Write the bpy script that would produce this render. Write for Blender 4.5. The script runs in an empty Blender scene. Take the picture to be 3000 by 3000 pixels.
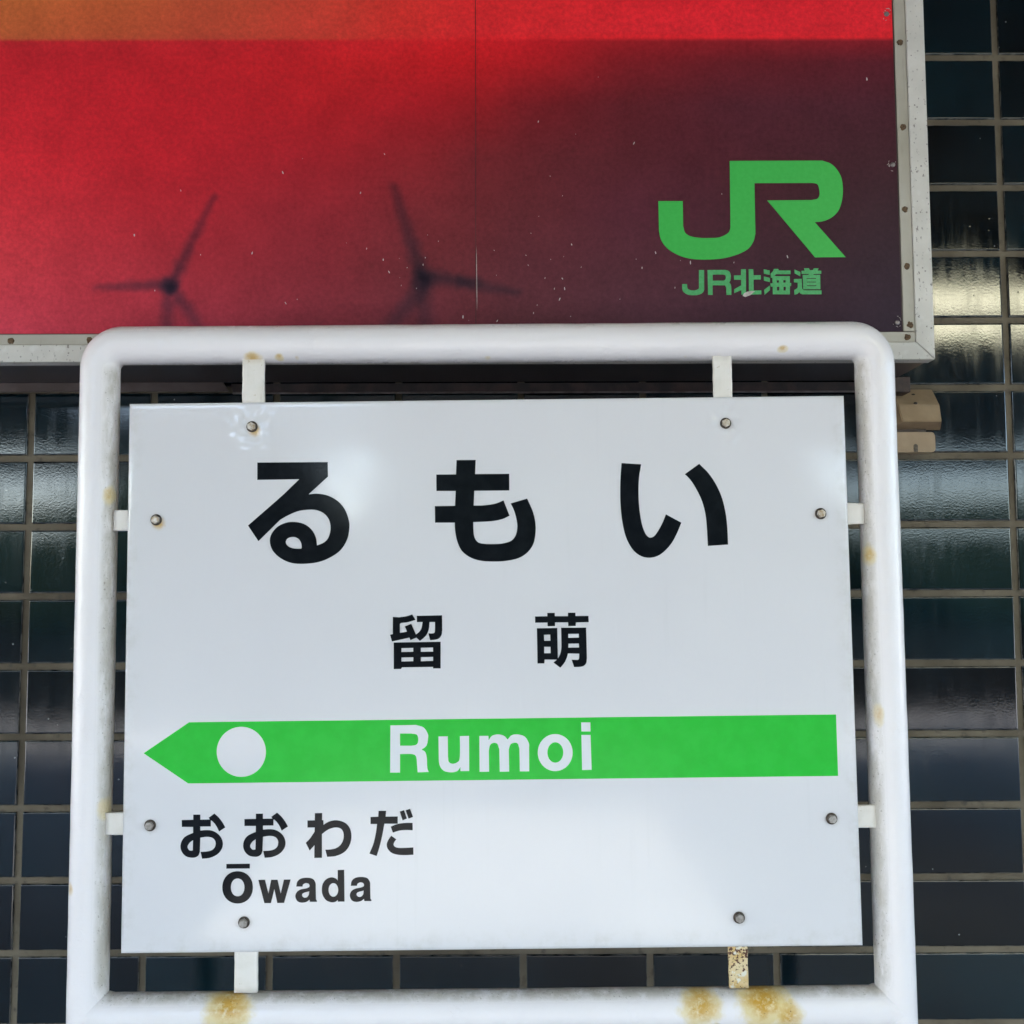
import bpy, bmesh, math, random
from mathutils import Matrix, Vector, noise
random.seed(7)
rad = math.radians
sc = bpy.context.scene
C = sc.collection

# ------------------------------------------------------------------ camera
EYE = 1.5                      # camera height over the platform
cam_d = bpy.data.cameras.new('camera')
cam = bpy.data.objects.new('camera', cam_d); C.objects.link(cam)
cam_d.sensor_width = 36; cam_d.lens = 36; cam_d.clip_start = 0.02; cam_d.clip_end = 600
cam.matrix_world = (Matrix.Translation((0, 0, EYE)) @ Matrix.Rotation(rad(-0.1406), 4, 'Z')
                    @ Matrix.Rotation(rad(90 + 4.0777), 4, 'X') @ Matrix.Rotation(rad(-0.2054), 4, 'Z'))
sc.camera = cam

# ------------------------------------------------------------------ sky, sun, exposure
SUN_EL, SUN_ROT = 50, 232      # the sun stands in front of the wall, a little to the left
w = bpy.data.worlds.new('World'); sc.world = w; w.use_nodes = True
nt = w.node_tree
bg = nt.nodes['Background']
sky = nt.nodes.new('ShaderNodeTexSky'); sky.sky_type = 'NISHITA'; sky.sun_disc = False
sky.sun_elevation = rad(SUN_EL); sky.sun_rotation = rad(SUN_ROT)
sky.air_density = 1.0; sky.ozone_density = 1.8; sky.dust_density = 1.2
nt.links.new(sky.outputs[0], bg.inputs[0]); bg.inputs[1].default_value = 0.12
sd = bpy.data.lights.new('sun', 'SUN'); sd.energy = 3.2; sd.angle = rad(0.5); sd.color = (1.0, 0.95, 0.86)
sun = bpy.data.objects.new('sun', sd); C.objects.link(sun)
dv = Vector((math.sin(rad(SUN_ROT)) * math.cos(rad(SUN_EL)), math.cos(rad(SUN_ROT)) * math.cos(rad(SUN_EL)), math.sin(rad(SUN_EL))))
sun.rotation_euler = dv.to_track_quat('Z', 'Y').to_euler(); sun.location = dv * 20
sc.view_settings.view_transform = 'Standard'; sc.view_settings.look = 'None'
sc.view_settings.exposure = 3.62; sc.view_settings.gamma = 1; sc.view_settings.use_curve_mapping = False
sc.cycles.use_denoising = True
sc.cycles.max_bounces = 8; sc.cycles.diffuse_bounces = 5; sc.cycles.glossy_bounces = 4
sc.cycles.caustics_reflective = False

# ------------------------------------------------------------------ helpers
def s2l(r, g, b):
    f = lambda c: (c / 255 / 12.92) if c / 255 <= 0.04045 else ((c / 255 + 0.055) / 1.055) ** 2.4
    return (f(r), f(g), f(b))

class Mat:
    """thin wrapper for building a principled node material"""
    def __init__(s, name, color=(0.5, 0.5, 0.5), rough=0.5, metal=0.0, spec=0.5):
        s.m = bpy.data.materials.new(name); s.m.use_nodes = True
        s.t = s.m.node_tree; s.p = s.t.nodes['Principled BSDF']
        s.p.inputs['Base Color'].default_value = (*color, 1)
        s.p.inputs['Roughness'].default_value = rough
        s.p.inputs['Metallic'].default_value = metal
        s.p.inputs['Specular IOR Level'].default_value = spec
        s.tc = s.t.nodes.new('ShaderNodeTexCoord')
        s.obj = s.tc.outputs['Object']
    def n(s, kind, **kw):
        nd = s.t.nodes.new(kind)
        for k, v in kw.items(): setattr(nd, k, v)
        return nd
    def lk(s, a, b): s.t.links.new(a, b)
    def val(s, x, sock):
        if isinstance(x, (int, float)): sock.default_value = x
        else: s.lk(x, sock)
    def math(s, op, a, b=0.0, c=None, clamp=False):
        nd = s.n('ShaderNodeMath', operation=op, use_clamp=clamp)
        s.val(a, nd.inputs[0]); s.val(b, nd.inputs[1])
        if c is not None: s.val(c, nd.inputs[2])
        return nd.outputs[0]
    def noise(s, scale, detail=3, rough=0.55, vec=None, stretch=None, dist=0.0):
        nd = s.n('ShaderNodeTexNoise'); nd.inputs['Scale'].default_value = scale
        nd.inputs['Detail'].default_value = detail; nd.inputs['Roughness'].default_value = rough
        nd.inputs['Distortion'].default_value = dist
        v = vec or s.obj
        if stretch:
            mp = s.n('ShaderNodeMapping'); mp.inputs['Scale'].default_value = stretch
            s.lk(v, mp.inputs[0]); v = mp.outputs[0]
        s.lk(v, nd.inputs['Vector']); return nd.outputs['Fac']
    def voro(s, scale, vec=None):
        nd = s.n('ShaderNodeTexVoronoi'); nd.inputs['Scale'].default_value = scale
        s.lk(vec or s.obj, nd.inputs['Vector']); return nd.outputs['Distance'], nd.outputs['Color']
    def ramp(s, x, a, b, lo=0.0, hi=1.0):
        nd = s.n('ShaderNodeMapRange', interpolation_type='SMOOTHSTEP')
        s.lk(x, nd.inputs[0]); nd.inputs[1].default_value = a; nd.inputs[2].default_value = b
        nd.inputs[3].default_value = lo; nd.inputs[4].default_value = hi
        return nd.outputs[0]
    def mix(s, f, a, b):
        nd = s.n('ShaderNodeMix', data_type='RGBA')
        s.val(f, nd.inputs[0])
        for x, k in ((a, 6), (b, 7)):
            if isinstance(x, tuple): nd.inputs[k].default_value = (*x[:3], 1)
            else: s.lk(x, nd.inputs[k])
        return nd.outputs[2]
    def xyz(s):
        nd = s.n('ShaderNodeSeparateXYZ'); s.lk(s.obj, nd.inputs[0]); return nd.outputs
    def blob(s, x, y, z, r, soft=0.6, warp=0.6, nscale=60, tall=1.0):
        """0..1 mask of a ragged round patch at a point of the object"""
        sb = s.n('ShaderNodeVectorMath', operation='SUBTRACT'); s.lk(s.obj, sb.inputs[0]); sb.inputs[1].default_value = (x, y, z)
        ml = s.n('ShaderNodeVectorMath', operation='MULTIPLY'); s.lk(sb.outputs[0], ml.inputs[0]); ml.inputs[1].default_value = (1, 0.4, 1 / tall)
        d = s.n('ShaderNodeVectorMath', operation='LENGTH'); s.lk(ml.outputs[0], d.inputs[0])
        k = s.math('ADD', s.math('DIVIDE', d.outputs['Value'], r), s.math('MULTIPLY', s.math('SUBTRACT', s.noise(nscale, 4, 0.6), 0.5), warp * 2))
        return s.ramp(k, 1.0, 1.0 - soft, 0, 1)
    def color(s, x): s.lk(x, s.p.inputs['Base Color'])
    def rough(s, x): s.lk(x, s.p.inputs['Roughness'])
    def bump(s, h, strength=0.3, dist=0.001):
        nd = s.n('ShaderNodeBump'); nd.inputs['Strength'].default_value = strength; nd.inputs['Distance'].default_value = dist
        s.lk(h, nd.inputs['Height']); s.lk(nd.outputs[0], s.p.inputs['Normal'])

def link(name, me, mat=None, parent=None, label=None):
    o = bpy.data.objects.new(name, me); C.objects.link(o)
    if mat: 
        if not me.materials: me.materials.append(mat)
    if parent: o.parent = parent
    if label: o['label'] = label
    return o
def from_bm(name, bm, mat=None, parent=None, label=None, smooth=False):
    bmesh.ops.recalc_face_normals(bm, faces=bm.faces)
    me = bpy.data.meshes.new(name); bm.to_mesh(me); bm.free()
    if smooth:
        for p in me.polygons: p.use_smooth = True
    return link(name, me, mat, parent, label)
def empty(name, loc, label=None, cat=None, group=None):
    o = bpy.data.objects.new(name, None); C.objects.link(o); o.location = loc; o.empty_display_size = 0.05
    if label: o['label'] = label
    if cat: o['category'] = cat
    if group: o['group'] = group
    return o
def box(bm, x0, x1, y0, y1, z0, z1, bev=0.0, seg=2):
    r = bmesh.ops.create_cube(bm, size=1.0)
    vs = r['verts']
    for v in vs:
        v.co = Vector(((x0 + x1) / 2 + v.co.x * (x1 - x0), (y0 + y1) / 2 + v.co.y * (y1 - y0), (z0 + z1) / 2 + v.co.z * (z1 - z0)))
    if bev:
        es = list({e for v in vs for e in v.link_edges})
        bmesh.ops.bevel(bm, geom=es, offset=bev, segments=seg, affect='EDGES', profile=0.6)
def prism(bm, pts, y0, y1, bev=0.0):
    """front outline [(x, z)] extruded from y0 back to y1"""
    a = [bm.verts.new((x, y0, z)) for x, z in pts]; b = [bm.verts.new((x, y1, z)) for x, z in pts]
    f = [bm.faces.new(a), bm.faces.new(b[::-1])]
    n = len(pts)
    for i in range(n): bm.faces.new((a[i], b[i], b[(i + 1) % n], a[(i + 1) % n]))
    if bev: bmesh.ops.bevel(bm, geom=list(f[0].edges), offset=bev, segments=1, affect='EDGES')
def sweep(bm, path, r, n=32, cap=True):
    rings = []
    for i, p in enumerate(path):
        t = (path[min(i + 1, len(path) - 1)] - path[max(i - 1, 0)]).normalized()
        side = Vector((0, 1, 0)); up = t.cross(side).normalized()
        ring = []
        for k in range(n):
            a = 2 * math.pi * k / n
            q = p + (side * math.cos(a) + up * math.sin(a)) * r
            # brushed-on paint leaves the wall of the pipe a little lumpy
            q += (q - p).normalized() * (noise.noise(q * 38) * 0.0003 + noise.noise(q * 9) * 0.0002)
            ring.append(bm.verts.new(q))
        rings.append(ring)
    for a, b in zip(rings, rings[1:]):
        for k in range(n): bm.faces.new((a[k], a[(k + 1) % n], b[(k + 1) % n], b[k]))
    if cap: bm.faces.new(rings[0][::-1]); bm.faces.new(rings[-1])
def smooth_outline(pts, n=7):
    """points with a third item are corners; runs between corners are Catmull-Rom curves"""
    m = len(pts); out = []
    for i in range(m):
        p1, p2 = pts[i], pts[(i + 1) % m]
        c1, c2 = len(p1) > 2, len(p2) > 2
        a, b = Vector(p1[:2]), Vector(p2[:2])
        if c1 and c2: out.append(tuple(a)); continue
        p0 = a - (b - a) * 0.6 if c1 else Vector(pts[i - 1][:2])
        p3 = b + (b - a) * 0.6 if c2 else Vector(pts[(i + 2) % m][:2])
        if c1:
            q3 = Vector(pts[(i + 2) % m][:2]); p0 = a + (a - b) + (b - a - (q3 - b)) * 0.35 if not c2 else p0
        if c2:
            q0 = Vector(pts[i - 1][:2]); p3 = b + (b - a) + (b - a - (a - q0)) * 0.35 if not c1 else p3
        for k in range(n):
            t = k / n
            out.append(tuple(0.5 * ((2 * a) + (b - p0) * t + (2 * p0 - 5 * a + 4 * b - p3) * t * t + (3 * a - p0 - 3 * b + p3) * t ** 3)))
    return out
def glyph(key, name, mat, parent, y, half, label=None, dx=0.0, dz=0.0):
    """flat printed character cut from film, standing `half` either side of y"""
    cu = bpy.data.curves.new(name, 'CURVE'); cu.dimensions = '2D'; cu.fill_mode = 'BOTH'; cu.extrude = half
    for o in GLYPHS[key]:
        pts = smooth_outline(o)
        sp = cu.splines.new('POLY'); sp.points.add(len(pts) - 1); sp.use_cyclic_u = True
        for q, (x, z) in zip(sp.points, pts): q.co = (x / 1000 + dx, z / 1000 + dz, 0, 1)
    tmp = bpy.data.objects.new('tmp', cu); me = bpy.data.meshes.new_from_object(tmp)
    bpy.data.objects.remove(tmp); bpy.data.curves.remove(cu)
    me.name = name
    for v in me.vertices: v.co = (v.co.x, y - v.co.z, v.co.y)
    me.materials.clear(); me.materials.append(mat)
    return link(name, me, None, parent, label)

GLYPHS = {
 'kana_ru': [[(-288.38,260.69,1),(-199.95,260.25,1),(-199.68,241.87,1),(-223.79,219.96,1),(-213.2,220.56),(-199.64,218.01),(-186.89,210.67),(-178.12,199.8),(-173.34,186.19),(-172.94,175.83),(-175.72,162.34),(-183.66,149.73),(-196.34,140.75),(-211.4,134.97),(-229.64,132.96),(-245.51,134.4),(-259.02,140.65),(-268.6,150.28),(-271.99,161.04),(-270.3,170.16),(-263.19,179.23),(-252.88,184.29),(-242.54,185.53),(-230.6,183.24),(-221.04,176.77),(-215.05,166.76),(-213.2,155.61,1),(-204.31,159.48),(-198.76,165.78),(-196.24,176.89),(-198.4,188.06),(-205.18,196.11),(-214.74,200.05),(-225.09,200.48),(-237.02,198.86),(-248.94,194.05),(-259.26,188.35,1),(-286.3,161.83,1),(-299.55,181.63,1),(-271.29,206.03,1),(-254.64,220.63,1),(-235.58,238.99,1),(-288.23,238.78,1)],[(-252.13,160.02),(-250.0,164.76),(-243.26,166.68),(-236.9,164.62),(-233.3,159.81),(-232.25,153.44,1),(-232.72,152.02,1),(-234.47,151.88),(-242.41,152.45),(-249.17,155.22)]],
 'kana_mo': [[(-38.32,260.96,1),(-14.21,260.85,1),(-15.08,243.04,1),(27.67,242.88,1),(27.52,221.9,1),(-16.3,221.99,1),(-17.25,203.46,1),(-4.76,203.56),(9.59,205.56),(20.14,209.59,1),(27.49,190.2,1),(18.94,186.31),(5.4,183.67),(-17.98,182.74,1),(-17.75,172.79),(-16.63,164.03),(-12.32,157.63),(-4.4,155.47),(6.71,155.03),(18.62,155.69),(28.97,158.75),(34.6,165.05),(36.93,174.56),(36.41,184.12),(33.36,196.11),(29.01,205.58,1),(49.78,211.49,1),(56.43,195.85),(59.58,181.47),(59.65,167.95),(56.7,154.47),(49.43,144.24),(38.25,137.23),(22.35,133.84),(6.49,133.23),(-9.35,134.43),(-22.0,138.69),(-32.25,146.74),(-37.72,157.91),(-40.41,170.66),(-40.96,182.28,1),(-65.69,182.56,1),(-65.8,203.29,1),(-40.57,203.41,1),(-39.64,222.09,1),(-63.7,222.29,1),(-63.74,243.03,1),(-39.01,242.91,1)]],
 'kana_i': [[(168.62,254.86,1),(193.16,252.98,1),(190.18,235.61),(189.16,216.42),(189.83,198.05),(192.24,179.69),(195.97,167.72),(199.44,162.51),(203.13,160.88),(207.78,162.81),(212.67,169.12),(218.45,179.4),(222.81,189.86,1),(241.96,179.13,1),(236.43,166.47),(229.82,154.63),(221.68,145.19),(212.02,138.17),(200.87,135.76),(189.82,138.42),(180.47,146.45),(172.81,160.82),(168.41,179.96),(166.44,202.3),(166.42,222.27),(167.3,239.88)],[(266.06,252.79,1),(277.18,241.04),(286.38,226.52),(293.13,210.45),(297.41,191.25),(299.14,172.12),(299.54,151.07,1),(274.28,149.68,1),(273.83,170.02),(272.32,189.15),(268.35,205.94),(261.56,221.2),(254.66,232.48),(247.66,239.93,1)]],
 'kanji_ru': [[(-118.76,66.03,1),(-110.86,65.38,1),(-102.08,66.59),(-94.69,68.82,1),(-90.69,61.97,1),(-99.47,59.36),(-108.69,58.37,1),(-110.01,57.07,1),(-110.05,45.95,1),(-101.18,47.69,1),(-103.88,54.08,1),(-95.97,57.14,1),(-90.11,43.77,1),(-85.93,47.43),(-83.28,51.76),(-81.84,59.25,1),(-88.94,59.24,1),(-88.91,67.01,1),(-57.66,67.28,1),(-57.64,48.86,1),(-58.33,43.64),(-60.99,39.32),(-65.38,37.41),(-72.62,36.83,1),(-74.63,45.22,1),(-70.6,45.0),(-67.53,45.7),(-66.54,48.96),(-66.49,59.08,1),(-73.15,59.15,1),(-74.07,50.79),(-76.74,43.84),(-80.71,39.53),(-85.33,36.01,1),(-89.69,40.07,1),(-97.06,37.01,1),(-98.32,40.16,1),(-119.94,35.61,1),(-122.33,44.0,1),(-118.82,44.83,1)],[(-117.75,34.37,1),(-59.62,34.64,1),(-59.82,1.85,1),(-69.22,1.95,1),(-69.21,3.86,1),(-107.56,3.76,1),(-108.88,1.69,1),(-117.85,1.62,1)],[(-108.14,27.3,1),(-93.55,27.49,1),(-93.57,22.8,1),(-108.37,22.52,1)],[(-84.18,27.47,1),(-69.03,27.66,1),(-69.06,22.66,1),(-84.29,22.61,1)],[(-108.18,15.83,1),(-93.6,15.97,1),(-93.62,11.07,1),(-108.41,10.93,1)],[(-84.24,16.0,1),(-69.1,16.14,1),(-69.12,11.15,1),(-84.44,10.97,1)]],
 'kanji_moe': [[(57.7,64.6,1),(72.93,64.65,1),(72.98,68.8,1),(82.28,68.79,1),(82.36,64.64,1),(98.58,64.46,1),(98.65,68.74,1),(107.95,68.72,1),(108.06,64.57,1),(124.12,64.53,1),(124.25,56.76,1),(108.33,56.71,1),(107.96,52.18,1),(98.84,52.28,1),(98.6,56.82,1),(82.47,56.91,1),(82.4,52.33,1),(73.29,52.43,1),(72.95,56.8,1),(57.78,56.83,1)],[(59.88,49.96,1),(85.09,49.99,1),(85.34,12.49,1),(87.81,16.81),(89.66,23.74),(89.99,31.56),(89.82,50.29,1),(120.85,50.12,1),(121.29,12.1,1),(120.46,6.9),(117.78,3.46),(113.38,1.99),(105.29,1.77,1),(102.37,10.78,1),(106.52,10.61),(110.02,10.57),(111.58,12.2),(111.8,18.06,1),(97.9,18.52,1),(96.51,13.67),(93.35,7.2),(88.15,1.05,1),(79.8,7.56,1),(84.01,10.99,1),(68.92,11.37,1),(68.51,6.6,1),(60.11,6.56,1)],[(68.45,41.9,1),(76.34,41.94,1),(76.46,34.41,1),(68.7,34.41,1)],[(68.61,27.01,1),(76.35,26.93,1),(76.55,19.1,1),(68.5,19.19,1)],[(98.69,42.56,1),(111.62,42.55,1),(111.76,37.85,1),(98.71,37.77,1)],[(98.6,30.6,1),(111.56,30.54,1),(111.79,25.67,1),(98.53,25.68,1)]],
 'green_arrow_bar': [[(-425.94,-97.61,1),(-370.37,-60.56,1),(427.01,-59.7,1),(427.01,-134.25,1),(-370.67,-134.79,1)],[(-275.41,-97.54),(-276.39,-105.38),(-279.38,-112.67),(-284.15,-118.89),(-290.4,-123.63),(-297.68,-126.58),(-305.51,-127.53),(-313.36,-126.41),(-320.69,-123.31),(-327.01,-118.43),(-331.89,-112.1),(-334.98,-104.75),(-336.09,-96.88),(-335.13,-89.03),(-332.16,-81.73),(-327.39,-75.48),(-321.14,-70.71),(-313.84,-67.75),(-305.98,-66.79),(-298.11,-67.92),(-290.76,-71.04),(-284.43,-75.95),(-279.57,-82.3),(-276.49,-89.67)]],
 'letter_r_upper': [[(-122.1,-67.06,1),(-90.26,-66.82,1),(-81.39,-69.99),(-76.25,-77.36),(-75.84,-83.2),(-77.8,-91.94),(-83.74,-96.69,1),(-79.32,-99.94),(-77.44,-107.25),(-77.19,-115.98),(-76.48,-121.08),(-75.02,-124.0,1),(-88.75,-124.29,1),(-89.45,-115.85),(-90.15,-107.11),(-92.64,-103.0),(-99.29,-101.91,1),(-110.37,-101.94,1),(-110.45,-124.35,1),(-122.55,-124.22,1)],[(-110.29,-76.99,1),(-96.23,-77.14,1),(-89.58,-78.67),(-87.83,-84.53),(-89.63,-90.35),(-96.29,-92.03,1),(-110.34,-91.88,1)]],
 'letter_u': [[(-62.95,-81.15,1),(-51.56,-81.13,1),(-51.43,-106.07,1),(-50.58,-111.9),(-46.17,-114.43),(-40.25,-112.74),(-36.95,-106.96),(-36.61,-81.0,1),(-25.36,-80.83,1),(-25.56,-123.37,1),(-36.19,-123.41,1),(-36.15,-118.61,1),(-40.32,-123.36),(-47.71,-124.73),(-56.56,-122.75),(-61.68,-116.15),(-62.8,-104.49,1)]],
 'letter_m': [[(-12.64,-80.97,1),(-1.55,-81.09,1),(-1.3,-86.2,1),(2.89,-81.14),(10.31,-79.46),(17.69,-81.3),(22.08,-85.87,1),(26.57,-80.95),(33.98,-79.72),(42.83,-82.3),(47.91,-89.65),(48.28,-95.49,1),(48.22,-124.6,1),(36.71,-124.48,1),(36.44,-96.82,1),(34.59,-90.97),(30.91,-89.76),(25.71,-91.6),(23.42,-98.14,1),(23.58,-124.63,1),(12.06,-124.65,1),(11.75,-97.28,1),(9.45,-90.99),(5.03,-89.63),(0.57,-92.06),(-1.13,-99.33,1),(-1.07,-124.51,1),(-12.73,-124.53,1)]],
 'letter_o': [[(101.83,-102.48),(100.68,-109.4),(97.54,-115.61),(92.74,-120.52),(86.72,-123.63),(80.1,-124.66),(73.5,-123.49),(67.58,-120.25),(62.91,-115.24),(59.95,-108.96),(58.99,-102.02),(60.13,-95.1),(63.26,-88.87),(68.07,-83.95),(74.09,-80.82),(80.73,-79.79),(87.34,-80.96),(93.27,-84.22),(97.94,-89.24),(100.89,-95.54)],[(90.31,-102.21),(89.78,-106.03),(88.35,-109.47),(86.15,-112.18),(83.41,-113.91),(80.39,-114.48),(77.39,-113.84),(74.69,-112.06),(72.58,-109.3),(71.24,-105.83),(70.81,-102.0),(71.34,-98.18),(72.77,-94.74),(74.97,-92.02),(77.71,-90.29),(80.74,-89.72),(83.74,-90.36),(86.44,-92.15),(88.56,-94.91),(89.89,-98.38)]],
 'letter_i': [[(112.91,-65.96,1),(124.16,-66.08,1),(124.27,-77.05,1),(113.03,-76.92,1)],[(112.96,-81.16,1),(124.2,-81.28,1),(124.83,-123.54,1),(113.17,-123.71,1)]],
 'kana_o_first': [[(-364.05,-172.39,1),(-355.38,-172.48,1),(-355.31,-178.56,1),(-343.64,-178.54,1),(-345.0,-176.33,1),(-338.14,-171.4,1),(-333.19,-175.75),(-328.37,-181.88),(-324.6,-188.23,1),(-332.17,-193.05,1),(-334.99,-187.42),(-338.36,-182.71),(-341.73,-179.64,1),(-342.44,-180.1,1),(-342.37,-186.87,1),(-355.23,-186.83,1),(-355.18,-191.64,1),(-348.76,-191.24),(-341.61,-191.78),(-334.92,-194.88),(-329.63,-200.54),(-327.43,-207.55),(-329.03,-214.52),(-334.2,-220.51),(-342.72,-224.38),(-352.68,-225.43,1),(-354.57,-217.27,1),(-347.07,-216.89),(-340.9,-215.32),(-337.14,-211.64),(-336.23,-206.53),(-338.18,-202.31),(-342.01,-199.94),(-347.72,-199.32),(-355.09,-200.27,1),(-355.52,-217.49,1),(-357.0,-221.2),(-360.78,-223.72),(-366.0,-224.04),(-372.2,-222.43),(-377.0,-217.73),(-379.22,-211.19),(-377.88,-204.22),(-373.42,-198.67),(-363.95,-194.34,1),(-364.03,-187.2,1),(-377.84,-187.05,1),(-378.03,-178.78,1),(-363.98,-178.7,1)],[(-363.95,-203.06,1),(-367.63,-205.73),(-370.21,-209.42),(-370.41,-212.22),(-368.48,-215.03),(-366.09,-215.75),(-364.1,-215.31,1)]],
 'kana_o_second': [[(-287.27,-172.1,1),(-278.6,-172.19,1),(-278.56,-178.27,1),(-266.89,-178.25,1),(-268.24,-176.04,1),(-261.35,-171.11,1),(-256.43,-175.47),(-251.63,-181.59),(-247.89,-187.94,1),(-255.48,-192.76,1),(-258.27,-187.13),(-261.63,-182.42),(-264.98,-179.35,1),(-265.69,-179.81,1),(-265.65,-186.58,1),(-278.51,-186.54,1),(-278.48,-191.35,1),(-272.05,-190.95),(-264.91,-191.49),(-258.23,-194.59),(-252.97,-200.25),(-250.8,-207.26),(-252.43,-214.23),(-257.63,-220.22),(-266.16,-224.08),(-276.13,-225.14,1),(-277.99,-216.98,1),(-270.48,-216.6),(-264.31,-215.03),(-260.53,-211.35),(-259.6,-206.24),(-261.53,-202.02),(-265.34,-199.65),(-271.06,-199.03),(-278.42,-199.98,1),(-278.94,-217.2,1),(-280.43,-220.91),(-284.22,-223.43),(-289.44,-223.74),(-295.63,-222.14),(-300.42,-217.44),(-302.6,-210.9),(-301.23,-203.93),(-296.75,-198.38),(-287.26,-194.05,1),(-287.31,-186.91,1),(-301.12,-186.76,1),(-301.28,-178.49,1),(-287.23,-178.41,1)],[(-287.3,-202.77,1),(-290.99,-205.44),(-293.58,-209.13),(-293.8,-211.93),(-291.88,-214.74),(-289.5,-215.46),(-287.5,-215.02,1)]],
 'kana_wa': [[(-214.9,-172.27,1),(-206.01,-172.18,1),(-206.11,-180.71,1),(-204.55,-180.8,1),(-204.42,-186.34,1),(-199.67,-183.53),(-194.61,-181.67),(-188.77,-181.08),(-182.15,-182.38),(-176.3,-185.5),(-172.02,-191.08),(-170.26,-198.35),(-170.85,-206.35),(-173.96,-213.94),(-179.79,-219.97),(-189.11,-223.87),(-199.8,-224.82,1),(-202.15,-216.23,1),(-195.73,-216.0),(-189.12,-214.54),(-183.68,-210.79),(-180.38,-205.11),(-179.6,-199.4),(-180.78,-194.04),(-184.09,-190.76),(-189.54,-189.75),(-195.38,-190.83),(-200.83,-193.45),(-206.27,-197.59,1),(-206.21,-225.97,1),(-215.53,-225.95,1),(-215.38,-210.65,1),(-221.2,-217.06,1),(-226.01,-207.75,1),(-221.04,-202.77),(-215.23,-194.44,1),(-215.16,-189.48,1),(-224.0,-189.46,1),(-224.03,-180.97,1),(-215.07,-180.88,1)]],
 'kana_da': [[(-136.95,-170.35,1),(-127.63,-170.38,1),(-128.25,-177.36,1),(-113.48,-177.3,1),(-113.51,-185.99,1),(-129.79,-185.89,1),(-132.47,-199.75),(-135.52,-212.31),(-139.32,-224.49,1),(-148.23,-221.43,1),(-143.45,-210.01),(-140.41,-197.44),(-138.87,-186.09,1),(-146.82,-186.01,1),(-146.81,-177.54,1),(-137.34,-177.41,1)],[(-110.96,-171.37,1),(-105.65,-169.87,1),(-102.28,-179.87,1),(-107.51,-182.04,1)],[(-103.76,-169.96,1),(-98.44,-168.31,1),(-94.7,-178.09,1),(-100.23,-180.04,1)],[(-122.07,-189.47,1),(-114.65,-186.57),(-105.55,-185.33),(-95.33,-185.29,1),(-95.22,-194.06,1),(-104.07,-193.74),(-111.64,-194.4),(-119.44,-196.69,1)],[(-121.5,-200.38,1),(-115.31,-204.75,1),(-117.74,-208.06),(-118.65,-211.01),(-117.0,-213.62),(-112.47,-215.0),(-104.15,-215.09),(-94.47,-214.6,1),(-94.44,-223.48,1),(-104.18,-223.75),(-113.25,-223.28),(-120.8,-220.98),(-125.7,-216.12),(-127.05,-210.92),(-125.29,-205.75)]],
 'letter_o_macron': [[(-322.88,-232.04,1),(-294.18,-232.04,1),(-294.24,-237.72,1),(-322.93,-237.62,1)],[(-290.36,-260.32),(-291.18,-266.6),(-293.67,-271.86),(-297.62,-275.92),(-302.74,-278.47),(-308.82,-279.3),(-314.93,-278.34),(-320.08,-275.69),(-324.1,-271.54),(-326.68,-266.22),(-327.6,-259.92),(-326.79,-253.64),(-324.3,-248.36),(-320.35,-244.29),(-315.23,-241.73),(-309.13,-240.9),(-303.01,-241.86),(-297.85,-244.53),(-293.83,-248.69),(-291.27,-254.01)],[(-300.6,-260.21),(-300.96,-263.68),(-302.06,-266.59),(-303.81,-268.84),(-306.08,-270.26),(-308.79,-270.72),(-311.5,-270.2),(-313.8,-268.74),(-315.59,-266.45),(-316.74,-263.51),(-317.15,-260.03),(-316.79,-256.56),(-315.69,-253.64),(-313.94,-251.39),(-311.67,-249.97),(-308.96,-249.51),(-306.24,-250.03),(-303.94,-251.5),(-302.15,-253.79),(-301.01,-256.73)]],
 'letter_w': [[(-283.69,-251.49,1),(-275.62,-251.38,1),(-271.38,-268.09,1),(-268.06,-251.46,1),(-260.3,-251.54,1),(-256.39,-268.05,1),(-252.54,-251.42,1),(-244.37,-251.4,1),(-252.2,-279.19,1),(-260.47,-279.2,1),(-264.17,-262.61,1),(-268.22,-279.22,1),(-276.17,-279.24,1)]],
 'letter_a_first': [[(-237.5,-259.86,1),(-236.28,-254.32),(-232.16,-250.62),(-224.92,-249.48),(-217.67,-250.77),(-214.24,-255.06),(-213.71,-260.12,1),(-213.47,-273.24,1),(-213.26,-275.46),(-212.12,-277.09,1),(-212.12,-278.3,1),(-220.69,-278.21,1),(-221.22,-275.68,1),(-224.83,-278.17),(-231.02,-279.11),(-236.2,-277.04),(-238.49,-271.47),(-236.75,-266.44),(-232.11,-263.46),(-224.88,-262.02),(-221.47,-260.54,1),(-221.27,-258.52),(-222.83,-256.48),(-225.93,-255.94),(-229.03,-257.43),(-229.85,-259.95,1)],[(-221.56,-265.79,1),(-222.27,-270.12),(-224.84,-272.92),(-227.94,-273.09),(-230.22,-270.85),(-228.99,-267.83)]],
 'letter_a_second': [[(-171.1,-259.66,1),(-169.86,-254.11),(-165.72,-250.41),(-158.48,-249.28),(-151.24,-250.57),(-147.83,-254.85),(-147.32,-259.91,1),(-147.13,-273.03,1),(-146.92,-275.25),(-145.79,-276.88,1),(-145.79,-278.09,1),(-154.37,-278.0,1),(-154.88,-275.47,1),(-158.5,-277.96),(-164.7,-278.9),(-169.86,-276.83),(-172.14,-271.26),(-170.38,-266.23),(-165.73,-263.25),(-158.49,-261.81),(-155.08,-260.33,1),(-154.87,-258.31),(-156.42,-256.27),(-159.52,-255.74),(-162.62,-257.22),(-163.45,-259.74,1)],[(-155.18,-265.58,1),(-155.91,-269.91),(-158.5,-272.71),(-161.6,-272.88),(-163.87,-270.64),(-162.63,-267.62)]],
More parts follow.
